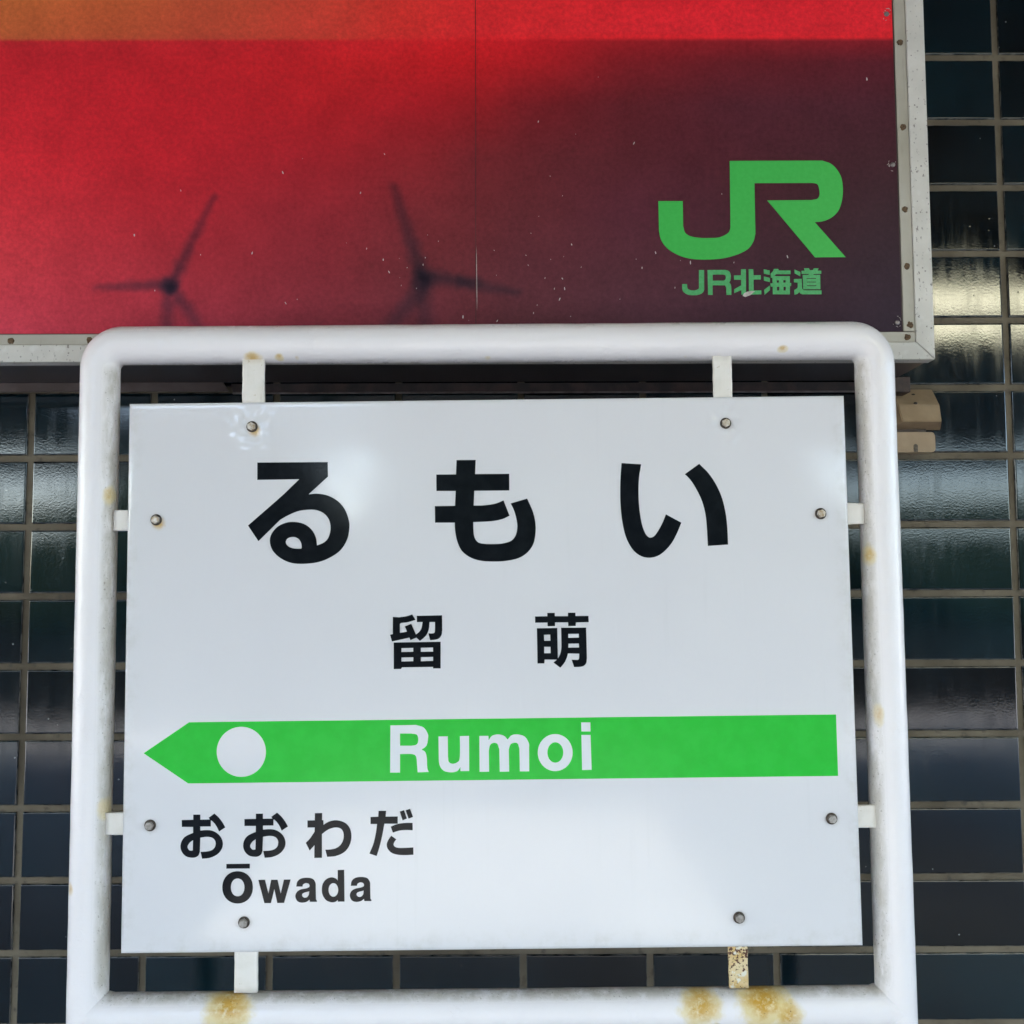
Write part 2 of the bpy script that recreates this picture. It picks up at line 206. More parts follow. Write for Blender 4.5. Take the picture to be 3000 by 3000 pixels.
 'letter_d': [[(-186.95,-240.68,1),(-179.08,-240.56,1),(-178.64,-278.35,1),(-186.6,-278.37,1),(-186.81,-276.25,1),(-189.7,-278.54),(-194.86,-278.99),(-201.07,-276.4),(-205.21,-270.3),(-206.26,-264.23),(-205.24,-257.17),(-201.11,-251.66),(-194.91,-249.4),(-189.73,-250.56),(-186.83,-253.32,1)],[(-186.3,-264.45),(-186.75,-267.53),(-188.02,-270.14),(-189.93,-271.87),(-192.19,-272.46),(-194.44,-271.82),(-196.36,-270.05),(-197.64,-267.42),(-198.09,-264.32),(-197.65,-261.23),(-196.37,-258.62),(-194.46,-256.89),(-192.21,-256.3),(-189.95,-256.94),(-188.03,-258.71),(-186.75,-261.35)]],
 'railway_emblem': [[(307.78,586.89,1),(436.86,587.01,1),(448.55,582.43),(457.16,573.32),(462.74,561.21),(464.07,544.6),(461.86,528.02),(456.35,514.48),(446.57,505.49),(434.69,500.71),(423.65,499.84,1),(465.36,449.98,1),(423.15,449.8,1),(358.94,530.41,1),(420.73,530.84,1),(428.14,532.63),(431.19,537.14),(431.64,543.17),(430.35,550.72),(427.93,554.05),(421.33,555.28,1),(341.5,555.19,1),(341.35,483.27,1),(338.64,472.78),(331.1,462.33),(317.76,454.89),(298.61,449.26),(276.61,447.08),(254.65,447.89),(235.69,452.88),(219.72,462.64),(211.1,474.64),(208.06,488.14,1),(207.75,529.92,1),(241.57,529.82,1),(241.6,494.04,1),(244.25,485.04),(252.23,479.77),(263.94,477.79),(275.66,477.46),(290.34,478.16),(302.17,483.38),(306.39,489.36),(307.12,496.86,1)]],
 'small_j': [[(262.44,432.29,1),(269.56,432.27,1),(269.21,404.87,1),(267.35,400.89),(261.7,397.77),(254.41,397.11),(247.14,397.81),(241.59,400.96),(239.3,404.96),(239.09,412.66,1),(245.7,412.75,1),(245.9,407.79,1),(247.27,405.5),(251.72,403.89),(257.32,404.05),(261.28,406.03),(262.15,407.74,1)]],
 'small_r': [[(274.33,432.37,1),(298.74,432.48,1),(302.64,431.32),(305.39,428.17),(306.3,423.02),(305.47,417.32,1),(303.91,414.87,1),(305.93,412.18),(306.58,408.18),(306.61,397.46,1),(299.78,397.48,1),(299.68,407.63,1),(298.06,410.77,1),(280.86,411.0,1),(280.74,397.54,1),(274.46,397.56,1)],[(281.23,425.95,1),(295.82,426.02,1),(298.6,425.05),(299.39,421.9),(298.49,419.05),(296.22,417.34,1),(281.19,417.27,1)]],
 'kanji_north': [[(320.52,433.27,1),(327.09,433.25,1),(326.77,397.75,1),(320.5,397.77,1),(320.35,404.15,1),(310.46,399.9,1),(310.68,405.32,1),(320.31,410.71,1),(320.46,418.7,1),(310.82,418.73,1),(310.65,424.61,1),(320.36,424.81,1)],[(331.01,433.24,1),(337.35,433.22,1),(337.57,424.76,1),(347.56,424.9,1),(347.43,418.91,1),(337.45,418.82,1),(337.31,403.42,1),(347.79,403.56,1),(347.9,398.08,1),(330.86,397.74,1)]],
 'kanji_sea': [[(351.94,433.15,1),(360.0,431.4,1),(359.98,425.4,1),(351.97,427.09,1)],[(351.89,423.08,1),(359.99,421.12,1),(359.86,415.23,1),(351.87,417.24,1)],[(359.76,410.39,1),(360.03,404.03,1),(352.21,397.29,1),(352.11,404.58,1)],[(366.04,433.63,1),(371.94,433.61,1),(372.5,431.37,1),(388.69,431.32,1),(388.68,426.26,1),(368.7,426.32,1),(366.08,423.4,1),(387.59,423.34,1),(387.47,413.85,1),(389.41,413.74,1),(389.22,409.68,1),(387.53,409.58,1),(387.11,397.97,1),(363.73,398.04,1),(363.71,408.71,1),(360.9,408.72,1),(360.74,413.3,1),(363.56,413.4,1),(363.58,421.48,1),(361.42,421.12,1),(361.3,427.22,1),(364.17,429.83,1)],[(369.44,417.81,1),(372.51,417.8,1),(372.43,414.31,1),(369.36,414.16,1)],[(378.5,417.94,1),(381.83,417.93,1),(381.75,414.39,1),(378.42,414.29,1)],[(369.44,408.59,1),(372.82,408.68,1),(372.7,403.22,1),(369.47,403.22,1)],[(378.55,408.67,1),(381.77,408.66,1),(381.76,403.45,1),(378.43,403.2,1)]],
 'kanji_road': [[(394.46,432.61,1),(402.32,429.19,1),(402.18,423.19,1),(394.44,427.39,1)],[(407.57,434.4,1),(414.23,434.38,1),(415.45,431.77,1),(419.55,431.75,1),(421.15,434.36,1),(427.65,434.34,1),(426.19,431.06,1),(431.21,430.94,1),(431.1,426.76,1),(420.44,426.53,1),(420.3,425.12,1),(429.52,425.1,1),(429.38,405.13,1),(405.84,404.94,1),(405.55,425.01,1),(413.85,425.14,1),(413.78,426.55,1),(403.95,426.58,1),(403.9,430.91,1),(408.67,431.11,1)],[(410.67,420.66,1),(423.99,420.78,1),(423.96,419.58,1),(410.65,419.62,1)],[(410.7,415.61,1),(424.01,415.57,1),(423.99,414.53,1),(410.68,414.56,1)],[(410.84,410.55,1),(424.04,410.51,1),(424.01,409.31,1),(410.81,409.35,1)],[(393.23,419.31,1),(403.89,419.64,1),(404.14,408.59,1),(404.33,405.99),(406.57,403.48,1),(430.87,403.31,1),(430.74,397.94,1),(404.39,397.92,1),(401.86,398.97),(400.28,401.31,1),(397.76,398.72),(393.39,397.43,1),(393.28,403.94,1),(396.39,405.75),(398.23,407.83,1),(398.13,414.34,1),(393.28,414.88,1)]],
}
TABS = [('TL', -308.83, 393.46, -281.44, 300.86), ('TR', 287.32, 390.94, 310.74, 298.44), ('BL', -312.98, -296.8, -284.96, -386.54), ('BR', 288.3, -297.45, 311.15, -387.11), ('LU', -469.23, 203.28, -409.04, 177.14), ('LL', -473.49, -169.71, -411.59, -196.79), ('RU', 411.46, 201.5, 471.54, 175.12), ('RL', 412.83, -170.73, 473.68, -198.03)]
BOLTS = [(-295.57, 306.22), (300.58, 303.75), (-414.34, 190.03), (416.15, 188.39), (-416.77, -184.85), (417.35, -185.55), (-300.89, -301.79), (301.03, -302.44)]
CHIPS = [(-286,592),(-172,598),(-313,572),(-454,547),(-205,543),(-224,472),(-196,464),(-517,484),(-173,448),(-151,450),(-140,437),(-165,431),(-150,423),(-115,451),(-118,441),(-127,408),(-148,412),(-112,483),(-97,474),(-20,461),(-17,426),(-354,458),(-487,406),(-291,393),(-307,388),(-63,368),(-55,363),(-16,362),(-425,456),(42,644),(94,626),(175,613),(58,566),(75,538),(42,509),(31,485),(87,469),(24,454),(58,448),(76,452),(100,437),(74,421),(77,407),(39,384),(34,373),(85,368),(153,392),(176,448),(184,436),(203,457),(237,446),(251,443),(311,443),(313,464),(296,540),(385,451),(229,408),(502,704),(126,708),(50,422),(63,407),(27,440),(70,392)]
ZC = 1.396                     # height of the board's middle above the sign's foot
LAMP = 1.7
PK = 1.5                       # printed colours are quoted as seen under the dim canopy
STAINS = [(-0.3180, -0.404, 0.036, 0.95, 0.9), (0.2520, -0.406, 0.031, 0.9, 0.9), (0.3270, -0.404, 0.040, 1.0, 0.85), (0.356, -0.418, 0.022, 0.8, 1.3), (0.268, -0.436, 0.013, 0.7, 1.2),
          (-0.2953, 0.3925, 0.015, 0.75, 0.6), (-0.2616, 0.3940, 0.008, 0.8, 0.7), (-0.2392, 0.3925, 0.006, 0.6, 0.7), (0.0017, 0.3900, 0.007, 0.7, 0.6), (0.3737, 0.3965, 0.009, 0.6, 0.55),
          (0.252, 0.389, 0.006, 0.7, 0.6), (-0.472, 0.222, 0.010, 0.7, 1.9), (-0.470, -0.165, 0.012, 0.6, 1.6), (0.4735, 0.1366, 0.0105, 0.7, 1.8), (-0.513, -0.26, 0.007, 0.5, 1.5), (0.478, -0.06, 0.008, 0.5, 2.2)]
# ------------------------------------------------------------------ materials
def m_tile(edged=True):
    m = Mat('glazed_tile', rough=0.06, spec=0.55)
    oi = m.n('ShaderNodeObjectInfo'); rnd = oi.outputs['Random']
    c = m.mix(m.ramp(rnd, 0.2, 0.9), (0.0012, 0.0022, 0.0034), (0.0045, 0.0165, 0.0225))
    geo = m.n('ShaderNodeNewGeometry').outputs['Position']
    c = m.mix(m.ramp(m.noise(5, 3, vec=geo), 0.35, 0.7), c, (0.0025, 0.0085, 0.0130))
    d, _ = m.voro(34, vec=geo)
    specks = m.math('MULTIPLY', m.math('LESS_THAN', d, 0.035), m.math('GREATER_THAN', m.noise(23, 1, vec=geo), 0.56))
    if edged:   # thin edge highlight painted as a paler line along the arrises
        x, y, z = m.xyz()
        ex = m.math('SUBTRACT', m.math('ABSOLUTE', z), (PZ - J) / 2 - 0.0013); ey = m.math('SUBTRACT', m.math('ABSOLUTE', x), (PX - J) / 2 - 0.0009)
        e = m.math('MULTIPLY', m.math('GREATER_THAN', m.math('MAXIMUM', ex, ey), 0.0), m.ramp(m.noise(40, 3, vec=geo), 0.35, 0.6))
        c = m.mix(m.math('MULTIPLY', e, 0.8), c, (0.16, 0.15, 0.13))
    c = m.mix(specks, c, (0.35, 0.36, 0.34)); m.color(c)
    streak = m.noise(30, 4, 0.6, vec=geo, stretch=(2.2, 1, 0.25))
    m.rough(m.ramp(streak, 0.35, 0.75, 0.05, 0.12))
    h = m.math('ADD', m.math('MULTIPLY', m.noise(14, 2, 0.5, vec=geo, stretch=(0.5, 1, 1)), 0.45), m.math('MULTIPLY', m.noise(300, 3, 0.65, vec=geo), 0.16))
    d2, _ = m.voro(52, vec=geo)
    pits = m.math('MULTIPLY', m.ramp(d2, 0.09, 0.02, 0, 1), m.math('GREATER_THAN', m.noise(17, 1, vec=geo), 0.6))
    h = m.math('SUBTRACT', h, m.math('MULTIPLY', pits, 0.25))
    m.bump(h, 0.5, 0.0007)
    return m.m
def m_grout():
    m = Mat('cement_grout', rough=0.9, spec=0.2)
    c = m.mix(m.ramp(m.noise(9, 5), 0.3, 0.7), (0.115, 0.094, 0.066), (0.20, 0.168, 0.12))
    c = m.mix(m.ramp(m.noise(55, 4), 0.55, 0.75), c, (0.09, 0.078, 0.062))
    m.color(c); m.bump(m.noise(240, 4), 0.5, 0.0008); return m.m
def m_board():
    m = Mat('white_enamel_board', rough=0.16, spec=0.42)
    base = m.mix(m.ramp(m.noise(3, 3), 0.3, 0.7), (0.735, 0.72, 0.74), (0.76, 0.745, 0.76))
    base = m.mix(m.math('MULTIPLY', m.ramp(m.noise(420, 2), 0.70, 0.78), 0.25), base, (0.45, 0.45, 0.42))
    for k, (bx, bz) in enumerate(BOLTS):
        bx /= 1000; bz /= 1000
        base = m.mix(m.math('MULTIPLY', m.blob(bx + 0.0005, 0, bz - 0.001, 0.0115, 0.7, 0.25, 300), 0.45), base, (0.40, 0.36, 0.30))
        if k in (0, 2):
            base = m.mix(m.math('MULTIPLY', m.blob(bx + 0.003, 0, bz - 0.0045, 0.0105, 0.8, 0.3, 260), 0.85), base, (0.62, 0.40, 0.12))
    x, y, z = m.xyz()
    edge = m.math('MAXIMUM', m.ramp(m.math('ABSOLUTE', x), 0.425, 0.45, 0, 1), m.ramp(z, -0.305, -0.337, 0, 1))
    base = m.mix(m.math('MULTIPLY', m.math('MULTIPLY', edge, m.ramp(m.noise(38, 5, 0.7), 0.42, 0.72)), 0.32), base, (0.50, 0.47, 0.40))
    run = m.math('MULTIPLY', m.ramp(m.noise(24, 4, 0.6, stretch=(3.5, 1, 0.12)), 0.56, 0.78), m.ramp(m.noise(4, 2), 0.45, 0.65))
    base = m.mix(m.math('MULTIPLY', run, 0.13), base, (0.50, 0.50, 0.48))
    scr = m.ramp(m.noise(16, 4, 0.6, stretch=(9, 1, 0.5)), 0.62, 0.8)
    base = m.mix(m.math('MULTIPLY', scr, 0.10), base, (0.9, 0.9, 0.88))
    m.color(base)
    m.rough(m.ramp(m.noise(7, 4, stretch=(1, 1, 2.0)), 0.3, 0.7, 0.06, 0.13))
    m.bump(m.noise(5, 2), 0.25, 0.0015); return m.m
def m_frame():
    m = Mat('white_gloss_pipe_paint', rough=0.3, spec=0.5)
    x, y, z = m.xyz()
    base = m.mix(m.ramp(m.noise(6, 3), 0.3, 0.7), (0.86, 0.815, 0.82), (0.89, 0.845, 0.85))
    # grime gathered on the inner faces and on top of the crossbar
    ax = m.math('ABSOLUTE', x)
    inner = m.math('MULTIPLY', m.ramp(ax, 0.486, 0.474, 0, 1), m.ramp(m.math('ABSOLUTE', m.math('SUBTRACT', z, ZC)), 0.395, 0.372, 0, 1))
    barz = m.math('MULTIPLY', m.ramp(z, ZC - 0.401, ZC - 0.391, 0, 1), m.math('MULTIPLY', m.ramp(z, ZC - 0.30, ZC - 0.37, 0, 1), m.ramp(ax, 0.482, 0.465, 0, 1)))
    topz = m.math('MULTIPLY', m.ramp(z, ZC + 0.424, ZC + 0.44, 0, 1), 0.5)
    g = m.math('MAXIMUM', m.math('MAXIMUM', inner, barz), topz)
    gn = m.math('MULTIPLY', g, m.ramp(m.noise(34, 6, 0.7, stretch=(1, 1, 0.35)), 0.27, 0.60), clamp=True)
    base = m.mix(m.math('MULTIPLY', gn, 0.8), base, (0.47, 0.43, 0.36))
    fine = m.math('MULTIPLY', m.math('GREATER_THAN', m.noise(330, 3), 0.66), m.math('MULTIPLY', g, 0.6))
    base = m.mix(fine, base, (0.19, 0.15, 0.11))
    rn, rf = m.noise(120, 5, 0.7), m.math('GREATER_THAN', m.noise(420, 2), 0.70)
    for (sx, sz, r, k, st) in STAINS:
        # a thin yellow wash with a darker, patchy orange heart
        wash = m.blob(sx, -0.008, ZC + sz, r, 0.45, 0.42, 58, st)
        core = m.math('MULTIPLY', m.blob(sx, -0.008, ZC + sz + r * 0.15, r * 0.8, 0.85, 0.5, 80, st), m.ramp(rn, 0.30, 0.54))
        base = m.mix(m.math('MULTIPLY', wash, k * 0.85), base, (0.76, 0.61, 0.27))
        base = m.mix(m.math('MULTIPLY', core, k), base, (0.60, 0.33, 0.045))
        base = m.mix(m.math('MULTIPLY', m.math('MULTIPLY', rf, core), k), base, (0.16, 0.07, 0.03))
    m.color(base)
    h = m.math('ADD', m.noise(70, 4, 0.6), m.math('MULTIPLY', m.math('MULTIPLY', m.noise(300, 3), g), 1.2))
    h = m.math('ADD', h, m.math('MULTIPLY', m.ramp(m.noise(26, 5, 0.65), 0.60, 0.66), 0.35))
    h = m.math('ADD', h, m.math('MULTIPLY', m.math('ADD', m.noise(150, 3, 0.6, stretch=(1, 1, 0.10)), m.noise(150, 3, 0.6, stretch=(0.10, 1, 1))), 0.3))
    m.bump(h, 0.5, 0.0014); m.rough(m.ramp(gn, 0, 1, 0.26, 0.75)); return m.m
def m_tab():
    m = Mat('white_brushed_paint', rough=0.45)
    c = m.mix(m.ramp(m.noise(40, 4), 0.35, 0.7), (0.83, 0.785, 0.73), (0.77, 0.725, 0.66))
    c = m.mix(m.math('MULTIPLY', m.ramp(m.noise(170, 4), 0.68, 0.74), 0.6), c, (0.45, 0.36, 0.2))
    m.color(c); m.bump(m.noise(120, 3), 0.4, 0.001); return m.m
def m_rusty():
    m = Mat('rust_blistered_paint', rough=0.75)
    c = m.mix(m.ramp(m.noise(38, 3), 0.35, 0.6), (0.62, 0.42, 0.16), (0.74, 0.60, 0.36))
    x, y, z = m.xyz()
    up = m.ramp(z, ZC - 0.385, ZC - 0.335, 0.0, 0.11)
    k = m.math('ADD', m.noise(270, 3, 0.55), up)
    c = m.mix(m.ramp(k, 0.60, 0.64), c, (0.10, 0.035, 0.018))
    c = m.mix(m.ramp(m.noise(95, 3), 0.60, 0.66), c, (0.75, 0.72, 0.62))
    m.color(c); m.bump(m.noise(260, 3), 0.8, 0.0015); return m.m
def m_black():
    m = Mat('black_film', (0.0125, 0.014, 0.017), rough=0.20, spec=0.11)
    m.color(m.mix(m.ramp(m.noise(60, 4), 0.35, 0.7), (0.006, 0.0075, 0.010), (0.010, 0.012, 0.015)))
    m.rough(m.ramp(m.noise(180, 4, stretch=(1, 1, 3)), 0.3, 0.7, 0.06, 0.14)); return m.m
def m_plain(name, a, b, scale=20, rough=0.5, spec=0.5, bump=0.0, metal=0.0):
    m = Mat(name, a, rough, metal, spec); m.color(m.mix(m.ramp(m.noise(scale, 4), 0.35, 0.68), a, b))
    if bump: m.bump(m.noise(scale * 8, 3), bump, 0.001)
    return m.m
def m_poster():
    m = Mat('printed_poster', rough=0.42, spec=0.09)
    at = m.n('ShaderNodeVertexColor'); at.layer_name = 'print'
    n1 = m.noise(150, 5, 0.7); n2 = m.noise(26, 4, 0.6)
    f = m.math('ADD', m.math('MULTIPLY', m.math('SUBTRACT', n1, 0.5), 0.85), m.math('MULTIPLY', m.math('SUBTRACT', n2, 0.5), 0.45))
    hs = m.n('ShaderNodeHueSaturation'); m.lk(at.outputs['Color'], hs.inputs['Color']); m.lk(m.math('ADD', f, 1.0), hs.inputs['Value'])
    # faded ink lets a greenish brown grain through
    c = m.mix(m.math('MULTIPLY', m.ramp(m.noise(60, 5, 0.7), 0.55, 0.75), 0.09), hs.outputs[0], (0.10, 0.065, 0.035))
    dk = m.ramp(m.noise(48, 3), 0.76, 0.80)
    c = m.mix(m.math('MULTIPLY', dk, 0.35), c, (0.04, 0.02, 0.02))
    m.color(c); m.bump(m.noise(3.5, 2), 0.3, 0.002); return m.m
def m_alu():
    m = Mat('oxidised_aluminium', rough=0.55, metal=0.0)
    c = m.mix(m.ramp(m.noise(14, 5), 0.3, 0.7), (0.57, 0.545, 0.50), (0.70, 0.67, 0.62))
    c = m.mix(m.math('MAXIMUM', m.math('MULTIPLY', m.ramp(m.noise(150, 3, stretch=(1.5, 1, 0.8)), 0.65, 0.69), 0.8), m.math('MULTIPLY', m.math('LESS_THAN', m.voro(120)[0], 0.16), m.ramp(m.noise(45, 2), 0.45, 0.6, 0.2, 0.8))), c, (0.17, 0.14, 0.13))
    c = m.mix(m.math('MULTIPLY', m.ramp(m.noise(60, 4), 0.55, 0.72), 0.3), c, (0.78, 0.77, 0.74))
    m.color(c); m.bump(m.noise(120, 4), 0.4, 0.0008); return m.m
def m_trim():
    m = Mat('dull_grey_trim', rough=0.5)
    c = m.mix(m.ramp(m.noise(7, 5), 0.3, 0.7), (0.38, 0.35, 0.285), (0.49, 0.46, 0.40))
    c = m.mix(m.math('MULTIPLY', m.ramp(m.noise(90, 4, stretch=(2, 1, .3)), 0.6, 0.75), 0.3), c, (0.25, 0.23, 0.2))
    m.color(c); m.bump(m.noise(160, 3), 0.3, 0.0006); return m.m
def m_emblem():
    m = Mat('green_film', rough=0.4, spec=0.3)
    c = m.mix(m.ramp(m.noise(180, 4, 0.7), 0.35, 0.7), (0.050, 0.47, 0.080), (0.058, 0.50, 0.090))
    m.color(c); return m.m

# ------------------------------------------------------------------ setting beyond the close-up (seen in the glaze and the enamel)
def m_concrete():
    m = Mat('platform_concrete', rough=0.9, spec=0.1)
    m.color(m.mix(m.ramp(m.noise(1.2, 5), 0.3, 0.7), (0.36, 0.355, 0.355), (0.45, 0.445, 0.445))); m.bump(m.noise(60, 4), 0.4, 0.003); return m.m
def m_ballast():
    m = Mat('dark_ballast', rough=0.9, spec=0.0)
    m.color(m.mix(m.ramp(m.noise(9, 5), 0.3, 0.7), (0.009, 0.010, 0.0105), (0.018, 0.020, 0.021))); m.bump(m.noise(14, 4), 0.8, 0.03); return m.m
bm = bmesh.new(); v = [bm.verts.new(p) for p in ((-300, -400, -1.0), (300, -400, -1.0), (300, 30, -1.0), (-300, 30, -1.0))]; bm.faces.new(v)
g = from_bm('ground', bm, m_ballast()); g['kind'] = 'structure'
CEIL = 3.0; EDGE = -8.4
bm = bmesh.new(); box(bm, -60, 60, -8.2, 12, -0.99, 0, 0.02)
g = from_bm('platform_floor', bm, m_concrete()); g['kind'] = 'structure'
bm = bmesh.new()
# opening added to the roof so a sun patch on the platform brightens the board
HX0, HX1, HY0, HY1 = -3.45, -1.05, -6.05, -3.45
box(bm, -9.5, HX0, EDGE, 1.548, CEIL, CEIL + 0.14); box(bm, HX1, 6.5, EDGE, 1.548, CEIL, CEIL + 0.14)
box(bm, HX0, HX1, EDGE, HY0, CEIL, CEIL + 0.14); box(bm, HX0, HX1, HY1, 1.548, CEIL, CEIL + 0.14)
box(bm, -9.5, 6.5, EDGE - 0.06, EDGE, CEIL - 0.07, CEIL + 0.2)
cn = from_bm('canopy_roof', bm, m_plain('dark_painted_boards', (0.028, 0.024, 0.02), (0.04, 0.034, 0.028), 3, 0.8)); cn['kind'] = 'structure'
bm = bmesh.new()
random.seed(3)
xs = [i * 2.0 for i in range(-90, 91)]
rows = []
for j, (yy, kk) in enumerate(((-52, 0), (-60, 1), (-75, 0.85), (-100, 0.0))):
    row = []
    for xx in xs:
        az = math.degrees(math.atan2(xx, 60))
        top = 6.6 + 0.5 * noise.noise(Vector((xx * 0.06, 0, 0))) + 0.5 * noise.noise(Vector((xx * 0.3, 4, 0)))
        mid = max(0.0, min(1.0, (az + 24) / 3.0, (17.5 - az) / 3.0))
        notch = math.exp(-((az + 10.6) / 2.7) ** 2); top -= 2.6 * notch
        top += 7.5 * max(0, min(1, mid)) * (1 - notch)
        row.append(bm.verts.new((xx, yy + noise.noise(Vector((xx * 0.2, j, 0))) * 3, -0.3 + (top + 0.3) * kk)))
    rows.append(row)
for a, b in zip(rows, rows[1:]):
    for i in range(len(xs) - 1): bm.faces.new((a[i], a[i + 1], b[i + 1], b[i]))
hl = from_bm('wooded_hill', bm, m_plain('far_foliage', (0.014, 0.026, 0.016), (0.03, 0.045, 0.03), 1.5, 0.9, 0.0), smooth=True); hl['kind'] = 'structure'

# fluorescent fitting hung under the canopy, mirrored as the yellow band in the tiles
lamp = empty('ceiling_lamp', (2.05, -1.45, 2.76), 'white ceiling lamp with a warm lit diffuser under the dark canopy', 'ceiling lamp')
bm = bmesh.new(); box(bm, -0.72, 0.72, -0.24, 0.24, 0.02, 0.10, 0.008); from_bm('housing', bm, m_plain('lamp_enamel', (0.6, 0.6, 0.56), (0.66, 0.66, 0.62), 5), lamp)
for sx in (-0.5, 0.5):
    bm = bmesh.new(); box(bm, sx - 0.012, sx + 0.012, -0.012, 0.012, 0.1005, CEIL - 2.7605); from_bm('hanger', bm, m_plain('lamp_stem', (0.5, 0.5, 0.48), (0.55, 0.55, 0.52)), lamp)
em = Mat('lit_diffuser', (0.8, 0.8, 0.7), 0.4); em.p.inputs['Emission Color'].default_value = (1.0, 0.96, 0.68, 1); em.p.inputs['Emission Strength'].default_value = LAMP
bm = bmesh.new(); box(bm, -0.70, 0.70, -0.22, 0.22, -0.03, 0.019, 0.01)
from_bm('diffuser', bm, em.m, lamp)

# ------------------------------------------------------------------ tiled wall
WY = 1.55; PX, PZ = 0.186797, 0.104747; X0, Z0 = -0.542416, 0.823133 + EYE; J = 0.0098
wall = empty('tiled_wall', (0, WY, 0), 'dark blue-black glazed tile wall with beige grout behind both signs', 'wall')
bm = bmesh.new(); box(bm, -8, 8, 0.003, 0.30, 0, CEIL - 0.002); from_bm('grout_bed', bm, m_grout(), wall)
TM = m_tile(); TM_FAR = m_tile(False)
def tile_mesh(seed):
    rnd = random.Random(seed)
    wx, wz = PX - J, PZ - J
    us = [0, 0.004, 0.011, 0.015, 0.35, 0.65, 0.985, 0.989, 0.996, 1]; vs = [0, 0.008, 0.020, 0.027, 0.5, 0.973, 0.980, 0.992, 1]
    bm = bmesh.new(); g = []
    k1, k2, sag = rnd.uniform(-1, 1) * 0.00022, rnd.uniform(-1, 1) * 0.00020, rnd.uniform(0.0001, 0.00028)
    for i, u in enumerate(us):
        col = []
        for j, v in enumerate(vs):
            x, z = (u - 0.5) * wx, (v - 0.5) * wz
            e = min(u * wx, (1 - u) * wx, v * wz, (1 - v) * wz)
            drop = 0.0012 * max(0, 1 - e / 0.0020) ** 2
            y = drop + sag * (4 * (u - .5) ** 2 * 0.5 + 4 * (v - .5) ** 2) + k1 * (u - .5) * 2 + k2 * (v - .5) * 2
            ins = 0
            col.append(bm.verts.new((x + noise.noise(Vector((seed, z * 40, 0))) * 0.0004 * (1 if i in (0, 9) else 0), y, z + noise.noise(Vector((x * 30, seed, 3))) * 0.0005 * (1 if j in (0, 8) else 0))))
        g.append(col)
    for i in range(len(us) - 1):
        for j in range(len(vs) - 1): bm.faces.new((g[i][j], g[i + 1][j], g[i + 1][j + 1], g[i][j + 1]))
    ring = [g[i][0] for i in range(len(us))] + [g[-1][j] for j in range(1, len(vs))] + [g[i][-1] for i in range(len(us) - 2, -1, -1)] + [g[0][j] for j in range(len(vs) - 2, 0, -1)]
    back = [bm.verts.new((q.co.x, 0.006, q.co.z)) for q in ring]
    n = len(ring)
    for i in range(n): bm.faces.new((ring[i], back[i], back[(i + 1) % n], ring[(i + 1) % n]))
    bmesh.ops.recalc_face_normals(bm, faces=bm.faces)
    # keep the front pointing to -y
    f0 = min(bm.faces, key=lambda f: f.calc_center_median().y)
    if f0.normal.y > 0: bmesh.ops.reverse_faces(bm, faces=bm.faces)
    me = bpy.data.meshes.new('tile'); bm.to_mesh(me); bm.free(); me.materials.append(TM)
    for p in me.polygons: p.use_smooth = True
    return me
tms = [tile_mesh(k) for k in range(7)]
rr = random.Random(5)
far = bmesh.new()
for i in range(-38, 44):
    for j in range(-6, 22):
        cx = X0 + (i + 0.5) * PX; cz = Z0 - (j + 0.5) * PZ
        if cz < PZ * 0.5 or cz > CEIL - PZ * 0.5 or abs(cx) > 7.9: continue
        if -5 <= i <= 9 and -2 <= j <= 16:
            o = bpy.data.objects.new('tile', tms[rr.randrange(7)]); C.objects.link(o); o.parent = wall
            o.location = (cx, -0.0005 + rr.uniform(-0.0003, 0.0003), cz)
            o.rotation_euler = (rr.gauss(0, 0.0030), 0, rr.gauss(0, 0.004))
        else:
            box(far, cx - (PX - J) / 2, cx + (PX - J) / 2, 0.0, 0.006, cz - (PZ - J) / 2, cz + (PZ - J) / 2)
fo = from_bm('outer_tiles', far, TM_FAR, wall); fo['kind'] = 'stuff'

# ------------------------------------------------------------------ poster panel above
PD = 1.385
panel = empty('advertising_panel', (0, PD, EYE), 'red and dark maroon poster panel with green emblem in an aluminium frame', 'poster panel')
